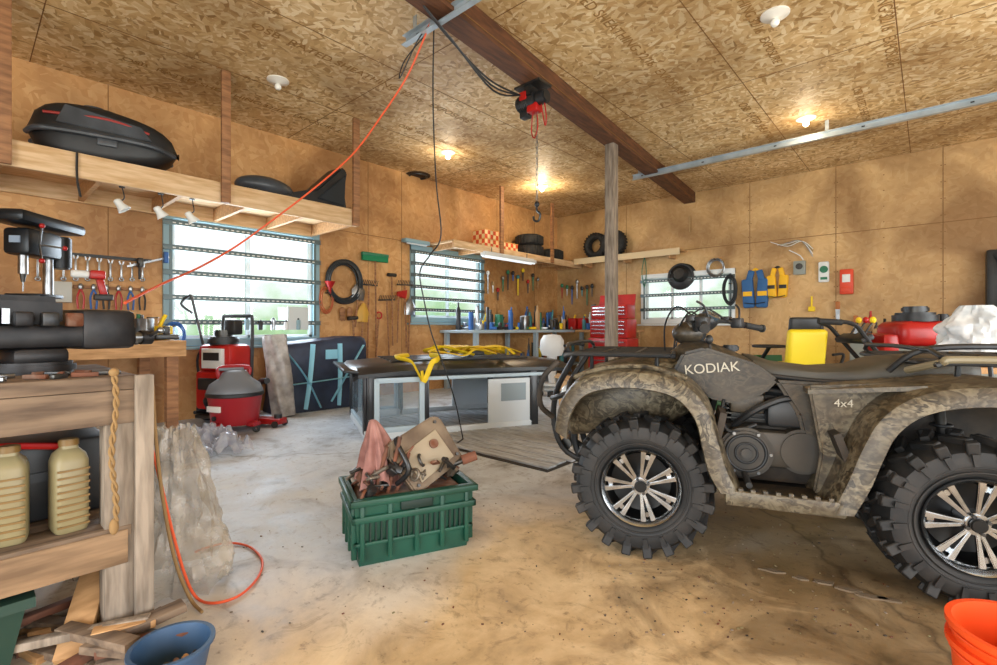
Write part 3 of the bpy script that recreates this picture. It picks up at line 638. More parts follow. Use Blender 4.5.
for x,sx in ((0,1),(-Wt,-1)):
    b.box((x,1.0,.6),(.04,Lh+.2,.05),shell,bev=.012)
    b.box((x+sx*.01,1.0,.555),(.04,Lh,.035),trim,bev=.006)
    for y,w in ((.03,.07),(.56,.05),(1.72,.1)): b.box((x,y,.3),(.05,w,.6),shell,bev=.012)
    b.box((x,.3,.04),(.05,.56,.08),inner,bev=.01)
    for y in (.085,.51): b.box((x+sx*.02,y,.32),(.03,.05,.5),trim,bev=.006)
    for z in (.09,.55): b.box((x+sx*.02,.3,z),(.03,.44,.05),trim,bev=.006)
    b.box((x,.3,.32),(.01,.42,.46),tint)
    b.box((x,1.45,.27),(.03,.5,.5),inner,bev=.01); b.box((x+sx*.02,1.48,.38),(.01,.28,.18),M('hardtop_vent','#8fa0aa',.3)); b.box((x,1.1,.04),(.05,1.2,.07),inner,bev=.01)
b.box((-Wt/2,.0,.05),(Wt,.05,.08),inner,bev=.01)
for x in (-.05,-Wt+.05): b.box((x-.0,-.01,.32),(.08,.04,.54),shell,bev=.01)
b.box((-Wt/2,-.005,.33),(Wt-.2,.01,.46),tint)
for z in (.11,.57): b.box((-Wt/2,-.01,z),(Wt-.2,.03,.035),trim,bev=.005)
b.box((-Wt/2,1.76,.32),(Wt,.03,.54),inner,bev=.01)
b.done()
b=B('ratchet_straps',HT+Vector((0,0,.735)),rz=HR); random.seed(5)
for k in range(10):
    cx,cy=-.12-random.random()*.6,.75+random.random()*.75; pts=[]
    a0=random.random()*6
    for i in range(9): a=a0+i*.8; rr=.1+.14*random.random(); pts.append((min(-.0,cx+rr*math.cos(a)),cy+rr*1.4*math.sin(a),.02+.09*random.random()))
    b.tube(pts,.028,yellow,seg=6,sm=5,flat=.25)
b.box((-.3,1.2,.04),(.06,.14,.05),darksteel,bev=.008); b.tube([(.065,.5,-.1),(.07,.52,-.2),(.06,.6,-.03),(.02,.66,-.005),(-.2,.75,.02),(-.4,.7,.02)],.026,yellow,seg=6,flat=.3)
b.tube([(.065,.5,-.2),(.075,.45,-.1),(.02,.4,-.01),(-.2,.3,.02),(-.5,.5,.02)],.022,yellow,seg=6,flat=.3)
b.done()
b=B('pit_cover_boards')
pw=M('plank_grey','#c6cdd3',.8,c2='#9b9d9f',scale=5,stretch=(1,8,1),bmp=.3)
x0=-4.6;x1=-2.05;y0=2.85
b.box(((x0+x1)/2,y0+.82,.003),(x1-x0,1.7,.006),M('pit_gap','#3c3a38',.9))
for k in range(12): b.box(((x0+x1)/2+random.uniform(-.04,.04),y0+.07+k*.14,.014),(x1-x0,.12,.016),pw,bev=.003)
b.done()
b=B('cardboard_sheet',onF(569,443),rz=30); cb=M('cardboard','#c9ab83',.8,c2='#b5946c'); b.box((0,0,.29),(.16,.3,.58),cb,bev=.004); b.box((-.02,0,.59),(.2,.32,.01),cb,rot=(0,rad(12),0)); b.done()

# ================= left workbench (near)
X0=-1.96; Y1=.41; ZT=.883
bw=M('bench_wood','#84705c',.8,c2='#57473a',scale=4,stretch=(8,1,8),bmp=.3)
b=B('workbench')
for k in range(5): b.box((X0-.07-k*.15,-.65,ZT-.022),(.145,2.1,.044),bw,bev=.004)
b.box((X0-.02,-.65,ZT-.1),(.04,2.08,.11),bw,bev=.004); b.box((X0-.36,Y1-.03,ZT-.1),(.7,.04,.11),bw,bev=.004)
for x in (X0-.055,X0-.7):
    for y in (Y1-.055,-1.6): b.box((x,y,(ZT-.04)/2),(.09,.09,ZT-.04),greywood,bev=.005)
b.box((X0+.01,Y1+.0,.47),(.03,.05,.83),greywood,bev=.003)
for k in range(5): b.box((X0-.08-k*.15,-.62,.375),(.145,2.0,.035),bw,bev=.003)
b.box((X0-.02,-.63,.325),(.035,2.0,.11),M('shelf_apron','#9a7d5e',.75,c2='#705840',scale=4,stretch=(8,1,8),bmp=.2),bev=.003); b.box((X0-.36,Y1-.05,.325),(.68,.035,.1),bw)
b.done()
cream=M('jug_cream','#8d825f',.45,c2='#7b704f'); goldc=M('jug_cap','#75592b',.45)
def jug(x,y,z,h=.3,w=.11,m=cream):
    b=B('oil_jug',(x,y,z),rz=random.uniform(-10,10))
    def s(zz,a,c): return [(a*math.copysign(abs(math.cos(t))**.45,math.cos(t)),c*math.copysign(abs(math.sin(t))**.45,math.sin(t)),zz) for t in [2*math.pi*k/20 for k in range(20)]]
    a=w/2;c=w*.4
    b.loft([s(0,a*.9,c*.9),s(.012,a,c),s(h*.76,a,c),s(h*.84,a*.85,c*.85),s(h*.9,a*.45,c*.5),s(h*.93,a*.42,c*.48)],m)
    b.cyl((0,0,h*.92),(0,0,h),.026,goldc,seg=18,bev=.003)
    for k in range(9): b.box((a*1.0,0,h*(.08+.075*k)),(.006,w*.72,.006),goldc)
    b.done()
jug(X0-.12,.10,.394,.29); jug(X0-.11,.235,.394,.29); jug(X0-.13,-.05,.394,.29)
b=B('tool_case',(X0-.4,.1,.394)); b.box((0,0,.13),(.3,.52,.26),black,bev=.015); b.box((.155,0,.15),(.01,.3,.03),darksteel); b.done()
b=B('red_pry_tool',(X0-.2,.02,.66)); b.tube([(0,-.1,0),(0,.05,.01),(.02,.2,-.01)],.011,red); b.box((-.1,.0,-.003),(.22,.06,.014),black); b.done()
b=B('green_tote',(X0-.3,-.25,.0)); 
b.loft([[(-.24,-.34,0),(.24,-.34,0),(.24,.34,0),(-.24,.34,0)],[(-.28,-.38,.22),(.28,-.38,.22),(.28,.38,.22),(-.28,.38,.22)],[(-.3,-.4,.22),(.3,-.4,.22),(.3,.4,.22),(-.3,.4,.22)],[(-.3,-.4,.25),(.3,-.4,.25),(.3,.4,.25),(-.3,.4,.25)]],M('tote_green','#1d3a30',.5)); b.done()
b=B('scrap_lumber',(0,0,0)); random.seed(9)
for k in range(20):
    p=onF(20+k*7,655+random.uniform(-18,15)); b.box((p.x,p.y,.02+.025*(k%4)),(random.uniform(.15,.45),random.uniform(.03,.08),.025),[woodX,bw,greywood,brown,bw][k%5],rot=(0,rad(random.uniform(-6,6)),rad(random.uniform(20,110))),bev=.003)
p=onF(50,650); b.box(p+Vector((0,.1,.15)),(.08,.42,.03),woodX,rot=(rad(38),0,rad(65)),bev=.003)
b.done()
lb=M('tub_blue','#34506f',.5)
b=B('plastic_tub',onF(172,682),sc=.82); b.lathe([(0,0),(.09,0),(.1,.01),(.125,.13),(.135,.13),(.135,.14),(.12,.14),(.095,.02),(0,.015)],lb,seg=36)
for k in range(6): b.cyl((0,.02*k-.05,.03),(.05,.03*k-.06,.1),.01,[woodX,darksteel,rust][k%3])
b.done()
b=B('bench_vise',(X0-.38,.17,ZT),rz=16,sc=.98); vm=M('vise_black','#1a1a1d',.42,.4,c2='#302e2f',scale=10,bmp=.2)
b.cyl((0,0,0),(0,0,.04),.12,vm,bev=.01,seg=28); b.box((0,0,.06),(.16,.16,.06),vm,bev=.02); b.box((-.02,.02,.13),(.2,.56,.085),vm,bev=.02)
b.box((-.02,-.2,.15),(.24,.1,.14),vm,bev=.015); b.box((-.02,.2,.155),(.22,.18,.15),vm,bev=.02); b.box((-.02,-.13,.2),(.22,.02,.05),steel); b.box((-.02,-.1,.2),(.22,.02,.05),steel)
b.cyl((-.02,.26,.12),(-.02,.38,.12),.022,steel); b.cyl((-.02,.36,.12),(-.02,.4,.12),.03,vm); b.cyl((-.1,.385,.1),(.08,.385,.15),.008,steel); b.ball((-.1,.385,.1),(.014,.014,.014),steel); b.ball((.08,.385,.15),(.014,.014,.014),steel)
b.prism([(-.28,-.03),(.0,-.05),(.22,-.04),(.24,.02),(.1,.05),(-.28,.04)],.11,vm,Matrix.Translation((-.02,-.14,.22))@Matrix.Rotation(rad(90),4,'Z'),bev=.02)
for k in range(3): b.box((.1,-.06+.07*k,.19),(.03,.05,.05),[vm,darksteel,rust][k],bev=.008)
b.done()
b=B('bench_top_hardware',(0,0,0)); random.seed(6)
for k in range(14):
    x=X0-random.uniform(.04,.2); y=random.uniform(-.1,.36); b.box((x,y,ZT+.008),(random.uniform(.02,.08),.015,.014),[rust,darksteel,brown,steel][k%4],rot=(0,0,random.random()*3),bev=.003)
b.done()
b=B('hanging_rope'); rp=M('rope_tan','#8f7148',.9)
for o in (0,math.pi): b.tube([(X0+.012+.005*math.cos(k*.9+o),.33+.005*math.sin(k*.9+o)+.006*math.sin(k*.2),ZT+.01-.011*k) for k in range(44)],.0045,rp,seg=6,sm=2)
b.ball((X0+.012,.33,ZT-.48),(.013,.013,.026),rp); b.ball((X0+.012,.33,ZT+.015),(.014,.014,.014),rp); b.done()
b=B('orange_power_cord')
b.tube([at(150,1.75,v=440),at(160,1.78,v=480),at(172,1.8,v=530),at(185,1.82,v=575),at(197,1.84,v=598)]+[onF(u,v,.008) for u,v in ((215,603),(240,595),(258,577),(262,560),(250,547),(232,543),(212,546),(195,552))],.0052,cordo,sm=6); b.done()
b=B('frayed_rope'); b.tube([at(152,1.7,v=380),at(156,1.72,v=440),at(163,1.75,v=500),at(175,1.78,v=560),at(190,1.8,v=598),onF(202,612,.01)],.006,rp,sm=6); b.done()
sheetm=M('clear_sheeting','#c9c0b0',.18,alpha=.45,c2='#978c7a',scale=14,bmp=.8)
b=B('plastic_sheet_bag',onF(172,592)+Vector((-.06,.06,0)))
secs=[]
for i in range(30):
    t=i/29; z=.01+.62*t; secs.append([])
    for k in range(60):
        a=2*math.pi*k/60; R=.17*(1-.62*t)*(1+.5*noise.noise(Vector((math.cos(a)*2.2,math.sin(a)*2.2,t*4)))+.22*noise.noise(Vector((math.cos(a)*6,math.sin(a)*6,t*9))))
        secs[-1].append((R*math.cos(a)-.03*t,R*math.sin(a)-.02*t,z+.04*noise.noise(Vector((math.cos(a)*3,math.sin(a)*3,2)))*t))
b.loft(secs,sheetm,cap=False); b.done(ang=25)
clear=M('crumpled_film','#cfd5de',.15,alpha=.6,c2='#a8adc0',scale=16,bmp=.6)
b=B('crumpled_plastic_film',onF(180,452)); 
b.grid(lambda u,v:((u-.5)*1.0,(v-.5)*.8,.015+.2*abs(noise.noise(Vector((u*6,v*6,1))))+.1*abs(noise.noise(Vector((u*15,v*15,3))))),40,32,clear,th=0); b.done(ang=25)

# wall bench + drill press on left wall
b=B('wall_workbench'); b.box((-5.7,.1,.9),(1.15,2.6,.05),woodX,bev=.004); b.box((-5.15,.1,.83),(.04,2.6,.1),woodX)
for y in (-1.1,1.3): 
    for x in (-5.2,-6.2): b.box((x,y,.43),(.09,.09,.87),wood)
b.done()
p=at(38,3.75,z=.925); b=B('drill_press',p,rz=50); dm=M('drill_black','#1a1f24',.35,.3)
b.box((0,0,.02),(.3,.42,.04),dm,bev=.01); b.cyl((0,.1,.03),(0,.1,.85),.035,steel); b.box((0,-.03,.36),(.24,.24,.03),dm,bev=.008)
b.box((0,-.04,.76),(.18,.34,.2),dm,bev=.03); b.box((0,0,.93),(.28,.66,.09),dm,bev=.035); b.cyl((0,.22,.6),(0,.22,.86),.08,dm,bev=.01)
b.cyl((0,-.14,.66),(0,-.14,.52),.03,steel); b.cyl((0,-.14,.52),(0,-.14,.46),.02,darksteel,r2=.012); b.cyl((0,-.14,.46),(0,-.14,.39),.005,steel)
for k in range(3): a=k*2.09; b.cyl((.11,-.14,.74),(.18,-.14+.15*math.cos(a),.74+.15*math.sin(a)),.007,steel); b.ball((.18,-.14+.15*math.cos(a),.74+.15*math.sin(a)),(.018,.018,.018),red)
b.box((-.0,-.213,.77),(.07,.01,.05),M('drill_label','#8fa0b5',.4)); b.done()
random.seed(21)
def clutter(name,x0,x1,y0,y1,z,n,pal,hs=(.06,.25)):
    b=B(name)
    for k in range(n):
        x=random.uniform(x0,x1);y=random.uniform(y0,y1);h=random.uniform(*hs);m=random.choice(pal);r=random.uniform(.02,.05)
        t=k%6
        if t==0: b.lathe([(0,0),(r,0),(r,h*.7),(r*.4,h*.85),(r*.4,h),(0,h)],m,c=(x,y,z),seg=14)
        elif t==1: b.box((x,y,z+h*.3),(r*3.5,r*2.6,h*.6),m,rot=(0,0,random.random()*3),bev=.006)
        elif t==2: b.cyl((x,y,z),(x,y,z+h*.8),r,m,bev=.003,seg=16); b.cyl((x,y,z+h*.8),(x,y,z+h*.8+.01),r*1.06,darksteel,seg=16)
        elif t==3: b.box((x,y,z+h*.25),(r*2,r*4,h*.5),m,rot=(0,0,random.random()*3),bev=.01); b.cyl((x,y,z+h*.5),(x,y+r,z+h*.9),r*.35,random.choice(pal),seg=10)
        elif t==4: b.torus((x,y,z+.02),r*1.8,.012,m,seg=20); b.torus((x,y,z+.043),r*1.7,.011,m,seg=20)
        else: b.box((x,y,z+.03),(.2,.05,.05),m,rot=(0,0,random.random()*3),bev=.01); b.box((x,y,z+.09),(.06,.05,.08),m,bev=.01)
    return b
pal=[red,black,steel,white,blue,darksteel,yellow,green,black,steel,darksteel,M('can_teal','#3b7f86',.4),M('tan_part','#a8855a',.6)]
clutter('bench_supplies',-6.0,-5.3,.95,1.3,.927,22,pal,(.1,.34)).done()
b=B('cordless_drill',at(97,3.9,v=275)); 
b.box((0,0,0),(.1,.1,.07),red,bev=.015); b.cyl((0,-.05,0),(0,-.16,0),.03,white,bev=.006); b.box((0,.03,-.1),(.05,.05,.14),red,rot=(rad(12),0,0),bev=.012); b.box((0,.04,-.18),(.08,.12,.05),black,bev=.01); b.done()
b=B('spray_cans',(-5.25,.45,.927))
for k in range(6): b.cyl((0,-.2+k*.08,0),(0,-.2+k*.08,.16+.02*(k%3)),.032,pal[k],bev=.004); b.cyl((0,-.2+k*.08,.16+.02*(k%3)),(0,-.2+k*.08,.2+.02*(k%3)),.02,white,bev=.004)
b.done()
def wl(name,u,v,off=.02): return B(name,onL(u,v,off),90)
def wb(name,u,v,off=.02): return B(name,onB(u,v,off),0)
def wrench(b,x,z,L,m=steel,rot=0):
    T=Matrix.Translation((x,-.02,z))@Matrix.Rotation(rot,4,'Y')
    b.box((0,0,0),(.018,.01,L),m,T=T,bev=.003); b.torus((0,0,-L/2),.018,.007,m,T=T,ax='y',seg=16)
    b.box((-.014,0,L/2+.012),(.012,.01,.035),m,T=T,rot=(0,rad(-15),0)); b.box((.014,0,L/2+.012),(.012,.01,.035),m,T=T,rot=(0,rad(15),0))
b=wl('hanging_wrench_set',95,270); b.box((0,0,.14),(.95,.02,.03),black)
for k in range(10): wrench(b,-.42+k*.09,-.0,.24-.012*k)
b.done()
b=wl('bar_clamp',148,262); b.box((0,-.03,0),(.02,.01,.4),steel,rot=(0,rad(70),0)); b.box((.15,-.05,.06),(.04,.06,.12),blue,bev=.008); b.box((-.08,-.05,-.02),(.05,.07,.1),darksteel,bev=.008); b.tube([(-.1,-.06,-.02),(-.1,-.12,-.08),(-.1,-.12,-.2)],.012,black); b.done()
b=wl('pliers_rack',112,300); b.box((0,0,.12),(.6,.03,.03),wood)
for k in range(6):
    x=-.25+k*.1
    for s in (-1,1): b.tube([(x,-.03,.1),(x+s*.025,-.03,.02),(x+s*.02,-.03,-.1)],.009,[red,blue,black][k%3])
    b.ball((x,-.03,.12),(.02,.012,.035),steel)
b.done()
b=wl('wall_outlet_box',62,292); b.box((0,-.02,0),(.14,.05,.2),M('outlet_grey','#c2c4bd',.4),bev=.006); b.done()
hose=M('black_hose','#23282b',.5)
def coil(name,p,R,n,mat,rz,r=.013,sq=1.15):
    b=B(name,p,rz); random.seed(n)
    for k in range(n):
        rr=R*(1-.07*(k%4)); cx=random.uniform(-.02,.02)
        b.tube([(cx+rr*math.cos(a),-.03-.02*(k//2),rr*sq*math.sin(a)) for a in [i*math.pi/8 for i in range(17)]],r,mat,sm=2)
    b.cyl((0,0,R),(0,-.1,R*1.0),.012,darksteel); b.done()
coil('coiled_air_hose',onL(343,282,.02),.27,7,hose,90); coil('coiled_rope',onL(326,300,.02),.1,4,M('orange_hose','#a8552e',.5),90,.008,1.9)
coil('coiled_extension_lead',onL(172,335,.02),.1,5,blue,90,.009,1.4)
b=wl('push_broom',374,255,.05); b.box((0,-.03,0),(.46,.06,.05),green,bev=.01)
b.box((0,-.03,-.06),(.44,.05,.08),M('bristle_green','#1b7a50',.9)); b.cyl((0,-.03,.0),(.02,-.03,-1.35),.013,wood); b.cyl((0,-.03,.02),(0,-.03,-.06),.02,green); b.done()
def handle_tool(name,u,v,L,kind,m,hm=wood,tilt=0):
    b=wl(name,u,v,.05); T=Matrix.Rotation(rad(tilt),4,'Y')
    b.cyl((0,-.02,0),(0,-.02,-L),.013,hm,T=T)
    if kind=='shovel': b.loft([[(-.1+.2*i/8,-.02-.02*math.sin(math.pi*i/8),.0) for i in range(9)]+[(.1-.2*i/8,-.012-.02*math.sin(math.pi*i/8),0) for i in range(9)],[(-.11+.22*i/8,-.02-.04*math.sin(math.pi*i/8),.14) for i in range(9)]+[(.11-.22*i/8,-.012-.04*math.sin(math.pi*i/8),.14) for i in range(9)],[(-.02+.04*i/8,-.02,.28) for i in range(9)]+[(.02-.04*i/8,-.012,.28) for i in range(9)]],m,T=T)
    elif kind=='rake':
        b.box((0,-.02,.0),(.3,.02,.02),m,T=T)
        for k in range(10): b.cyl((-.14+k*.031,-.02,0),(-.14+k*.031,-.06,.07),.005,m,T=T,seg=6)
    elif kind=='axe': b.prism([(-.03,-.04),(.14,-.07),(.16,.08),(-.03,.03)],.03,m,T@Matrix.Translation((0,-.02,-.03))@Matrix.Rotation(rad(90),4,'X'),bev=.004)
    elif kind=='hammer': b.cyl((-.08,-.02,0),(.08,-.02,0),.028,m,T=T,bev=.005)
    elif kind=='grip': b.torus((0,-.02,.04),.05,.012,m,T=T,ax='y',seg=18)
    b.done()
handle_tool('garden_shovel',362,322,.55,'shovel',M('shovel_yellow','#c79a3c',.5),tilt=4)
handle_tool('garden_rake',386,300,.95,'rake',darksteel,tilt=-3); handle_tool('splitting_axe',398,292,.8,'axe',red,tilt=2)
handle_tool('sledge_hammer',352,318,.6,'hammer',darksteel,tilt=-4); handle_tool('spade',409,315,.7,'shovel',steel,tilt=3); handle_tool('hoe',378,318,.7,'grip',red,tilt=5)
handle_tool('steel_rake',368,285,1.1,'rake',darksteel,tilt=1); handle_tool('long_axe',391,275,1.1,'hammer',darksteel,tilt=-1); handle_tool('pitchfork',404,285,1.0,'rake',darksteel,tilt=-2); handle_tool('trowel',357,300,.4,'shovel',steel,tilt=6)
b=wl('hanging_work_gloves',345,312); 
for s in (-.06,.06):
    b.ball((s,-.03,0),(.045,.02,.07),wood); 
    for k in range(4): b.cyl((s-.03+.02*k,-.03,-.05),(s-.032+.021*k,-.03,-.12-.01*(k%2)),.009,wood)
b.done()
b=wl('hanging_funnel',330,285,.1); b.lathe([(.01,-.12),(.015,-.04),(.07,.05),(.074,.05),(.02,-.05),(.014,-.12)],red); b.done()
b=wl('window_sill_items',275,322,.08); 
for k in range(6): b.cyl((-.5+k*.16,0,-.1),(-.5+k*.16,0,.0+.03*(k%2)),.03,[white,frameb,black,steel][k%4],bev=.004); b.ball((-.5+k*.16,0,.01+.03*(k%2)),(.018,.018,.018),black)
b.box((.3,0,.05),(.28,.02,.3),M('notice_card','#c9d0cf',.6)); b.done()

# ================= along left wall floor
b=B('shop_vacuum',onF(226,434)+Vector((-.1,.12,.0)),rz=-20,sc=1.14)
vr=M('vac_red','#9c1f27',.35); vg=M('vac_grey','#6d7278',.45)
b.lathe([(0,.07),(.18,.07),(.19,.1),(.215,.3),(.22,.31),(.22,.33),(0,.33)],vr,seg=36)
b.lathe([(.222,.33),(.225,.36),(.2,.42),(.13,.47),(.1,.52),(.07,.54),(0,.545)],vg,seg=36); b.lathe([(.226,.315),(.232,.32),(.232,.345),(.226,.35)],black,seg=36)
b.box((0,-.03,.55),(.05,.2,.03),vg,bev=.012); b.tube([(0,-.12,.47),(0,-.12,.56),(0,.1,.56),(0,.1,.48)],.018,vr)
for k in range(4):
    a=math.pi/4+k*math.pi/2; x,y=.2*math.cos(a),.2*math.sin(a)
    b.box((x,y,.075),(.09,.09,.04),vr,rot=(0,0,a),bev=.012); b.torus((x*1.15,y*1.15,.032),.02,.012,black,ax='x')
TL=Matrix.Rotation(rad(40),4,'Z')
b.box((0,-.208,.22),(.15,.02,.05),M('vac_label','#e5e1da',.5),T=TL,bev=.003); b.cyl((.0,-.2,.14),(0,-.215,.14),.02,black,T=TL)
b.cyl((-.15,-.1,.26),(-.24,-.16,.26),.035,black)
b.tube([(-.24,-.16,.26),(-.36,-.24,.24),(-.42,-.18,.1),(-.5,-.1,.04),(-.58,.0,.05),(-.5,.14,.2),(-.3,.2,.38),(-.1,.26,.42)],.028,hose,seg=12)
b.done()
b=B('pressure_washer',at(222,5.3,z=0),rz=25,sc=1.05)
for s in (-1,1):
    b.tube([(s*.2,-.15,.12),(s*.2,.1,.14),(s*.2,.18,.4),(s*.2,.2,1.05),(s*.17,.2,1.12)],.018,black); b.torus((s*.26,.08,.14),.11,.035,rubber,ax='x',seg=28); b.cyl((s*.24,.08,.14),(s*.28,.08,.14),.06,steel)
b.cyl((-.18,.2,1.12),(.18,.2,1.12),.02,rubber)
b.box((0,.02,.35),(.4,.34,.4),red,bev=.04); b.box((0,.04,.68),(.42,.3,.28),red,bev=.05); b.cyl((0,.02,.82),(0,.02,.9),.15,black,bev=.02); b.cyl((0,.02,.9),(0,.02,.97),.09,darksteel,bev=.01)
b.box((.02,-.13,.68),(.26,.04,.2),white,bev=.004); b.box((.02,-.155,.7),(.2,.006,.08),black); b.box((-.02,-.16,.42),(.22,.04,.12),black,bev=.01)
b.box((.1,.05,1.0),(.14,.12,.16),black,bev=.02); b.tube([(-.2,.1,.9),(-.32,.0,.7),(-.34,.05,.4),(-.25,.1,.2)],.012,hose); b.cyl((-.3,.1,.6),(-.42,.0,1.35),.014,darksteel); b.tube([(-.42,0,1.35),(-.5,-.05,1.25),(-.4,0,1.15)],.014,black)
b.box((0,.0,.08),(.4,.3,.04),darksteel,bev=.01); b.done()
b=B('rolled_wrapped_rug',onF(280,417)+Vector((-.02,.04,0)),rot=(rad(-4),rad(-7),rad(40)))
rm=M('wrapped_rug','#bdb8b2',.3,c2='#8b8680',scale=9,bmp=.5)
b.loft([[((.13+.02*math.sin(3*a+z*4)+.01*math.sin(9*a+z*14))*math.cos(a),(.12+.015*math.sin(5*a+z*9))*math.sin(a),z) for a in [2*math.pi*k/36 for k in range(36)]] for z in [i*.08 for i in range(13)]],rm)
b.loft([[(.03*k*math.cos(k*.9),.03*k*math.sin(k*.9)*.9,.965) for k in (1,2,3,4)],[(.03*k*math.cos(k*.9),.03*k*math.sin(k*.9)*.9,.975) for k in (1,2,3,4)]],M('rug_dark','#5d5248',.9)); b.done(ang=60)
b=B('tarp_covered_furniture',(XL+.33,3.14,0),88)
tm=M('tarp_navy','#1c2438',.5,c2='#303b52',scale=4,bmp=.3); st=M('strap_cyan','#8ccbe0',.5)
w,dp,h=1.22,.5,.88
def tsec(z,k):
    pts=[]
    for i in range(40):
        a=2*math.pi*i/40; cx=math.copysign(abs(math.cos(a))**.25,math.cos(a)); sy=math.copysign(abs(math.sin(a))**.25,math.sin(a))
        j=1+.03*noise.noise(Vector((cx*3,sy*3,z*4))); pts.append((w/2*cx*k*j,dp/2*sy*k*j,z+(.04*math.sin(cx*2) if z>.5 else 0)))
    return pts
b.loft([tsec(0.005,1.04),tsec(.15,1),tsec(.35,.99),tsec(.6,.98),tsec(h-.08,.97),tsec(h-.02,.93),tsec(h+.01,.85)],tm)
y=-dp/2-.014
for pts in ([(-.55,y,h-.1),(-.3,y,.45),(-.1,y,.04)],[(-.2,y,h-.04),(-.24,y,.4),(-.3,y,.04)],[(.16,y,h-.04),(.16,y,.4),(.14,y,.04)],[(.5,y,h-.07),(.3,y,.5),(.04,y,.1)],[(-.58,y,.35),(0,y-.01,.38),(.58,y,.42)],[(.45,y,.5),(.52,y,.1)]):
    b.tube(pts,.032,st,seg=6,sm=4,flat=.25)
b.box((.05,y+.01,h*.8),(.16,.01,.12),st)
b.done(ang=50)
b=B('floor_jack',onF(268,426),rz=30); b.box((0,0,.06),(.36,.14,.06),red,bev=.01); b.cyl((.12,0,.08),(.12,0,.13),.04,darksteel); b.tube([(-.16,0,.08),(-.25,0,.2),(-.3,0,.35)],.012,red)
for x in (-.14,.14):
    for y in (-.08,.08): b.cyl((x,y-.012,.035),(x,y+.012,.035),.034,darksteel,seg=16)
b.done()

# ================= back benches
b=B('corner_workbench'); bl=M('bench_blue','#a9bcc6',.5)
b.box((-5.85,7.2,.98),(.85,3.4,.05),bl,bev=.005); 
for y in (5.6,7.2,8.8):
    for x in (-5.5,-6.2): b.box((x,y,.48),(.07,.07,.96),bl)
b.box((-5.85,7.2,.3),(.8,3.3,.03),bl); b.box((-4.8,8.7,.98),(1.2,.65,.05),woodX)
for x in (-4.3,): 
    for y in (8.45,8.95): b.box((x,y,.48),(.07,.07,.96),woodX)
b.done()
random.seed(4); clutter('bench_clutter',-6.1,-5.55,5.7,8.8,1.007,84,pal,(.1,.5)).done()
clutter('bench_tools',-5.3,-4.4,8.5,8.9,1.007,40,pal,(.12,.65)).done()
clutter('stored_parts',-6.1,-5.55,5.7,8.7,.318,30,pal+[cb],(.2,.55)).done()
b=B('hanging_cleaning_tools',(0,0,0)); random.seed(8)
for u in range(488,556,5):
    if u>=540: continue
    p=onL(u,random.uniform(268,290),.06); L=random.uniform(.15,.4); b.cyl(p,p-Vector((0,0,L)),.02,random.choice(pal),r2=.01,seg=10); b.ball(p,(.035,.035,.045),random.choice(pal))
for u in range(562,596,5):
    p=onB(u,random.uniform(276,292),.06); L=random.uniform(.15,.4); b.cyl(p,p-Vector((0,0,L)),.018,random.choice(pal),r2=.01,seg=10); b.ball(p,(.04,.03,.05),random.choice(pal))
b.done()
b=B('outboard_motor',at(552,7.4,z=0),rz=20); b.lathe([(0,.95),(.13,.93),(.18,.85),(.19,.72),(.15,.62),(0,.6)],white,seg=28); b.cyl((0,0,.2),(0,0,.62),.05,white,r2=.08); b.box((0,0,.17),(.3,.22,.03),white,bev=.008); b.cyl((.1,0,.1),(-.12,0,.1),.04,white); b.box((0,0,.04),(.06,.3,.08),darksteel)
for k in range(3): b.ball((-.14,.07*math.cos(k*2.09),.1+.07*math.sin(k*2.09)),(.012,.03,.05),black,rot=(k*2.09,0,0))
b.tube([(.1,0,.75),(.35,0,.8),(.5,0,.78)],.02,black); b.done()
b=B('rolling_tool_chest',at(613,dB(613,.9),z=0))
for x in (-.3,.3):
    for y in (-.17,.17): b.torus((x,y,.05),.035,.015,rubber,ax='x',seg=16)
def blk(z0,z1,w,dp,n):
    b.box((0,0,(z0+z1)/2),(w,dp,z1-z0),red,bev=.012)
    for k in range(n):
        hh=(z1-z0-.06)/n; z=z0+.03+hh*(k+.5); b.box((0,-dp/2-.006,z),(w-.07,.015,hh*.86),M('drawer_red','#971714',.3),bev=.004); b.box((0,-dp/2-.02,z+hh*.3),(w-.09,.014,.014),chrome)
blk(.1,.85,.8,.45,4); blk(.86,1.2,.76,.38,4); blk(1.21,1.46,.74,.32,3); b.box((0,.16,1.56),(.74,.02,.22),red,rot=(rad(-12),0,0))
b.done()
b=B('red_fuel_cans',at(580,dB(580,.45),z=1.007)); 
for k in range(2): b.box((-.16+k*.24,0,.12),(.2,.16,.24),red,bev=.03); b.cyl((-.14+k*.24,0,.23),(-.11+k*.24,0,.31),.018,yellow)
b.done()

# ================= back wall hangings
b=wb('wall_hung_hat',681,275,.03); b.lathe([(.0,.13),(.1,.12),(.14,.06),(.15,.03),(.25,.0),(.27,-.02),(.25,-.015),(.14,.01),(0,.02)],black,T=Matrix.Rotation(rad(80),4,'X')); b.torus((0,-.02,-.03),.23,.02,black,ax='y',sq=.6); b.done()
coil('coiled_wire',onB(716,268,.02),.15,5,steel,0,.008,1.1); coil('coiled_black_cable',onB(731,290,.02),.11,7,hose,0,.012,2.4)
def vest(u,v,m1,m2,w=.3,h=.6):
    b=wb('life_vest',u,v,.05)
    for s in (-1,1):
        b.box((s*w*.28,-.04,-.04),(w*.46,.08,h*.75),m1,bev=.035,rot=(0,rad(s*4),0)); b.box((s*w*.2,-.04,h*.38),(w*.25,.06,h*.3),m1,bev=.02,rot=(0,rad(-s*14),0))
        b.box((s*w*.28,-.085,-.05),(w*.36,.015,h*.12),m2,bev=.004)
    b.tube([(-w*.12,-.03,h*.5),(0,-.04,h*.56),(w*.12,-.03,h*.5)],.02,m2); b.tube([(-w*.4,-.09,-.2),(0,-.1,-.22),(w*.4,-.09,-.2)],.014,black,flat=.5); b.done()
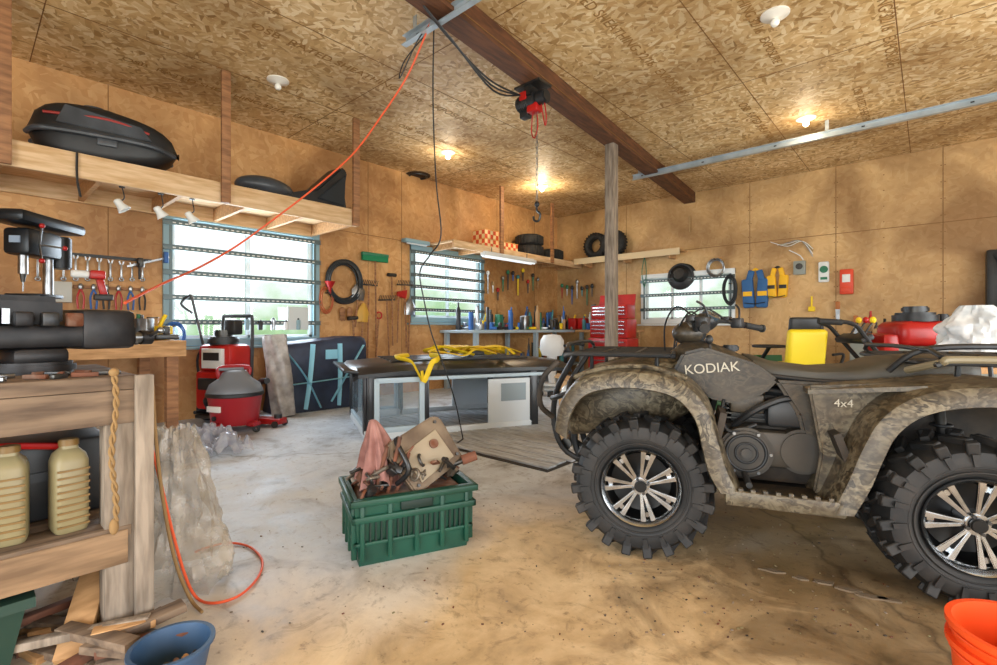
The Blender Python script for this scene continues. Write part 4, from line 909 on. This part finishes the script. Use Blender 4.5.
yv=M('vest_yellow','#f0b81c',.6); vest(756,291,M('vest_blue','#2a5f95',.6),yv,.4,.66); vest(778,284,yv,black,.3,.5)
b=wb('wall_thermostat_box',800,268,.02); b.box((0,-.03,0),(.17,.07,.22),M('box_grey','#8f958e',.5),bev=.01); b.cyl((0,-.06,.02),(0,-.075,.02),.05,darksteel); b.tube([(-.15,-.02,.3),(0,-.03,.2),(.05,-.03,.12)],.008,white); b.done()
b=wb('wall_sign_notice',824,272,.02); b.box((0,-.01,0),(.14,.015,.32),white,bev=.02); b.cyl((0,-.015,.04),(0,-.025,.04),.055,green,seg=24); b.box((0,-.02,-.1),(.09,.006,.04),green); b.done()
b=wb('red_extinguisher_box',847,282,.02); orr=M('alarm_orange','#d8482a',.5); b.box((0,-.05,0),(.17,.1,.38),orr,bev=.02); b.box((0,-.105,.05),(.1,.01,.12),white,bev=.004); b.box((0,-.1,-.12),(.13,.02,.08),orr,bev=.008); b.done()
b=wb('wire_bundle',795,247,.02)
for k in range(4): b.tube([(-.35+.05*k,-.01,.12-.03*k),(-.1,-.03,.02*k+.02),(.1,-.02,.08),(.25,-.02,-.06-.04*k)],.006,[white,cream,white,steel][k])
b.done()
b=wb('scrub_brush',812,304,.03); b.cyl((0,-.03,.12),(0,-.03,-.04),.014,yellow); b.box((0,-.03,-.08),(.09,.05,.08),yellow,bev=.01); b.done()
for nm,u,v,L in (('hand_trowel',838,312,.25),('hand_saw',856,330,.4)):
    b=wb(nm,u,v,.03); b.box((0,-.03,L*.4),(.06,.03,.12),M('wood_handle','#b06a34',.5),bev=.012); b.prism([(-.03,L*.3),(.03,L*.3),(.02,-L*.7),(-.02,-L*.7)],.005,steel,Matrix.Translation((0,-.03,0))@Matrix.Rotation(rad(90),4,'X')); b.done()
b=wb('wall_hook_cord',645,262,.02); b.tube([(0,-.02,.1),(.04,-.03,-.2),(0,-.03,-.5),(-.05,-.03,-.2),(0,-.02,.1)],.008,green); b.done()
for (u1,v1,l) in ((690,232,.3),(760,180,1.1)):
    b=wb('electrical_conduit',u1,v1,.01); b.cyl((0,-.015,0),(0,-.015,l),.01,M('conduit','#a88a5c',.5)); b.done()
b=wb('fuel_pump_handle',994,285,.15); b.box((0,-.05,0),(.16,.14,.9),black,bev=.03); b.tube([(0,-.1,.4),(.1,-.2,.1),(.05,-.2,-.5)],.03,hose); b.done()
ym=M('seat_yellow','#ecd21f',.45)
b=B('riding_lawn_mower',at(772,5.0,z=0),rz=131.8); gm=M('mower_green','#2d6b34',.4)
for x,r in ((-.45,.27),(.75,.2)):
    for s in (-1,1):
        T=Matrix.Translation((x,s*.42,r))@Matrix.Rotation(rad(90),4,'X'); b.lathe(tire_prof(r,r*.5,.09),rubber,T=T); b.cyl((0,0,-.07),(0,0,.07),r*.5,ym,T=T)
b.loft([[(1.0,y,z) for y,z in ((-.2,.35),(.2,.35),(.2,.6),(-.2,.6))],[(.2,y,z) for y,z in ((-.24,.35),(.24,.35),(.22,.75),(-.22,.75))]],gm)
b.box((-.45,0,.5),(.6,.75,.12),gm,bev=.04); b.box((0,0,.35),(1.5,.4,.1),black,bev=.01); b.box((.15,0,.2),(.7,1.0,.12),gm,bev=.04)
b.box((-.35,0,.66),(.36,.38,.1),ym,bev=.045,segs=3); b.box((-.55,0,.84),(.08,.36,.38),ym,bev=.038,rot=(0,rad(-8),0),segs=4); b.box((-.53,0,1.07),(.06,.28,.14),black,bev=.025,rot=(0,rad(-8),0),segs=3)
b.cyl((.2,0,.7),(.05,0,.84),.02,black); b.torus((.05,0,.85),.15,.015,black); b.done()
b=B('office_chair',at(818,6.4,z=0),rz=160); 
for k in range(5): a=k*1.257; b.cyl((0,0,.1),(.26*math.cos(a),.26*math.sin(a),.07),.02,black); b.ball((.26*math.cos(a),.26*math.sin(a),.035),(.03,.03,.035),black)
b.cyl((0,0,.1),(0,0,.45),.025,darksteel); b.box((0,0,.48),(.46,.46,.09),black,bev=.04); b.box((0,.22,.85),(.4,.08,.5),black,bev=.04,rot=(rad(-8),0,0))
for s in (-1,1): b.tube([(s*.2,.1,.48),(s*.28,.05,.55),(s*.28,-.05,.7),(s*.26,.15,.7)],.018,black)
b.done()
b=B('garden_tiller',at(922,4.3,z=0),rz=32,sc=1.1)
for s in (-1,1): b.torus((-.15,s*.3,.2),.15,.06,rubber,ax='y',seg=28); b.cyl((-.15,s*.26,.2),(-.15,s*.34,.2),.09,red)
b.box((-.1,0,.35),(.5,.36,.3),black,bev=.03); b.box((-.05,0,.62),(.4,.34,.26),darksteel,bev=.04)
for k in range(6): b.box((-.05,-.18,.54+k*.03),(.3,.03,.01),steel)
b.box((0,0,.9),(.52,.36,.2),red,bev=.07,segs=3); b.cyl((-.05,0,.98),(-.05,0,1.07),.15,black,bev=.02,seg=28); b.cyl((-.05,0,1.07),(-.05,0,1.12),.09,darksteel,bev=.01); b.cyl((.18,.05,1.0),(.18,.05,1.06),.04,black,bev=.008)
b.cyl((.1,-.2,.8),(.3,-.2,.8),.06,steel,bev=.01); b.box((-.3,0,.82),(.12,.3,.16),red,bev=.03)
b.cyl((.35,-.3,.2),(.35,.3,.2),.03,darksteel)
for k in range(6):
    for j in range(4): a=j*1.57+k*.5; b.box((.35+.09*math.cos(a),-.26+.1*k,.2+.09*math.sin(a)),(.16,.03,.015),darksteel,rot=(0,-a,0))
b.box((.35,0,.4),(.44,.66,.03),red,bev=.01)
for s in (-1,1): b.tube([(-.2,s*.16,.45),(-.5,s*.2,.85),(-.62,s*.22,.98),(-.85,s*.24,1.0)],.017,black); b.cyl((-.7,s*.23,.99),(-.87,s*.24,1.0),.024,rubber)
b.box((-.5,0,.86),(.1,.42,.05),black,rot=(0,rad(-30),0),bev=.015)
for k in range(3): b.tube([(-.5,-.12+.1*k,.86),(-.42,-.12+.1*k,1.0)],.008,darksteel); b.ball((-.42,-.12+.1*k,1.01),(.022,.022,.027),red if k%2 else yellow)
b.done()
cq=at(925,6.1,z=0)
b=B('storage_cabinet',cq,rz=0); b.box((0,0,.45),(1.5,.5,.9),MC['box_grey'],bev=.01); b.box((0,-.255,.45),(.01,.01,.84),black); 
for s in (-1,1): b.box((s*.08,-.265,.5),(.02,.02,.14),steel)
b.done()
random.seed(30); clutter('cabinet_top_items',cq.x-.65,cq.x+.65,cq.y-.15,cq.y+.15,.902,34,[black,darksteel,steel,red,black,white,darksteel,MC['tan_part']],(.12,.42)).done()

# buckets right foreground
for zz in (0,.045):
    b=B('orange_bucket',at(1031,1.13,z=zz),sc=.88)
    b.lathe([(0,0),(.13,0),(.142,.02),(.158,.3),(.17,.3),(.17,.315),(.155,.315),(.138,.03),(0,.02)],orange,seg=48)
    b.torus((0,0,.285),.16,.004,orange); b.done()
random.seed(17)
b=B('floor_debris'); 
for k in range(420):
    u=random.uniform(600,930) if k%3 else random.uniform(230,760); v=random.uniform(500,640) if k%3 else random.uniform(440,640); q=onF(u,v,.002); s=random.uniform(.0015,.0055)
    b.box(q,(s*1.8,s,s*.6),[greywood,brown,bw,cream,mud][k%5],rot=(0,0,random.random()*3))
for k,(u,v) in enumerate(((772,571),(800,578),(826,583),(850,590),(872,597),(890,600))):
    q=onF(u,v,.003); b.prism([(.045*math.cos(a)*random.uniform(.5,1.3),.018*math.sin(a)*random.uniform(.5,1.3)) for a in [i*.785 for i in range(8)]],.006,M('chip_dark','#6d5e4b',.9),Matrix.Translation(q)@Matrix.Rotation(rad(20),4,'Z'))
b.done()

# ---------------- camera
cam_d=bpy.data.cameras.new('camera'); co=bpy.data.objects.new('camera',cam_d); bpy.context.collection.objects.link(co)
co.location=(0,0,CAMH); co.rotation_euler=(rad(90),0,yaw); cam_d.sensor_width=36; cam_d.lens=FPX/997*36; cam_d.shift_y=(HOR-332.5)/997; cam_d.clip_start=.02
bpy.context.scene.camera=co
# ---------------- lights
def area(name,loc,rot,sx,sy,e,col):
    l=bpy.data.lights.new(name,'AREA'); l.shape='RECTANGLE'; l.size=sx; l.size_y=sy; l.energy=e; l.color=col
    o=bpy.data.objects.new(name,l); bpy.context.collection.objects.link(o); o.location=loc; o.rotation_euler=rot
area('daylight_side_door_near',(XR,.15,1.35),(0,rad(90),0),2.4,3.4,180,(.97,.98,1))
area('daylight_side_door_far',(XR,4.5,1.35),(0,rad(90),0),2.4,3.6,180,(.97,.98,1))
area('daylight_front_door',(0,YF,1.35),(rad(90),0,0),4.2,2.4,255,(.94,.97,1))
area('daylight_window_near',(XL+.02,2.4,1.6),(0,rad(-90),0),1.3,1.6,95,(.78,.89,1))
area('daylight_window_far',(XL+.02,5.74,1.76),(0,rad(-90),0),1.1,1.5,70,(.78,.89,1))
w=bpy.data.worlds.new('world'); bpy.context.scene.world=w; w.use_nodes=True; nt=w.node_tree; bg=nt.nodes['Background']
t=nt.nodes.new('ShaderNodeTexCoord'); s=nt.nodes.new('ShaderNodeSeparateXYZ'); nt.links.new(t.outputs['Generated'],s.inputs[0])
n=nt.nodes.new('ShaderNodeTexNoise'); n.inputs['Scale'].default_value=9; n.inputs['Detail'].default_value=6; nt.links.new(t.outputs['Generated'],n.inputs['Vector'])
ma=nt.nodes.new('ShaderNodeMath'); ma.operation='MULTIPLY_ADD'; ma.inputs[1].default_value=.35; nt.links.new(n.outputs['Fac'],ma.inputs[0]); nt.links.new(s.outputs['Z'],ma.inputs[2])
r=ramp(nt,[(.1,'#6f9c66'),(.18,'#a3c69c'),(.24,'#dcebe6'),(.33,'#eef5fb')]); nt.links.new(ma.outputs[0],r.inputs[0]); nt.links.new(r.outputs[0],bg.inputs[0]); bg.inputs[1].default_value=1.45
sc=bpy.context.scene
sc.view_settings.view_transform='Standard'; sc.view_settings.look='None'; sc.view_settings.exposure=0.05
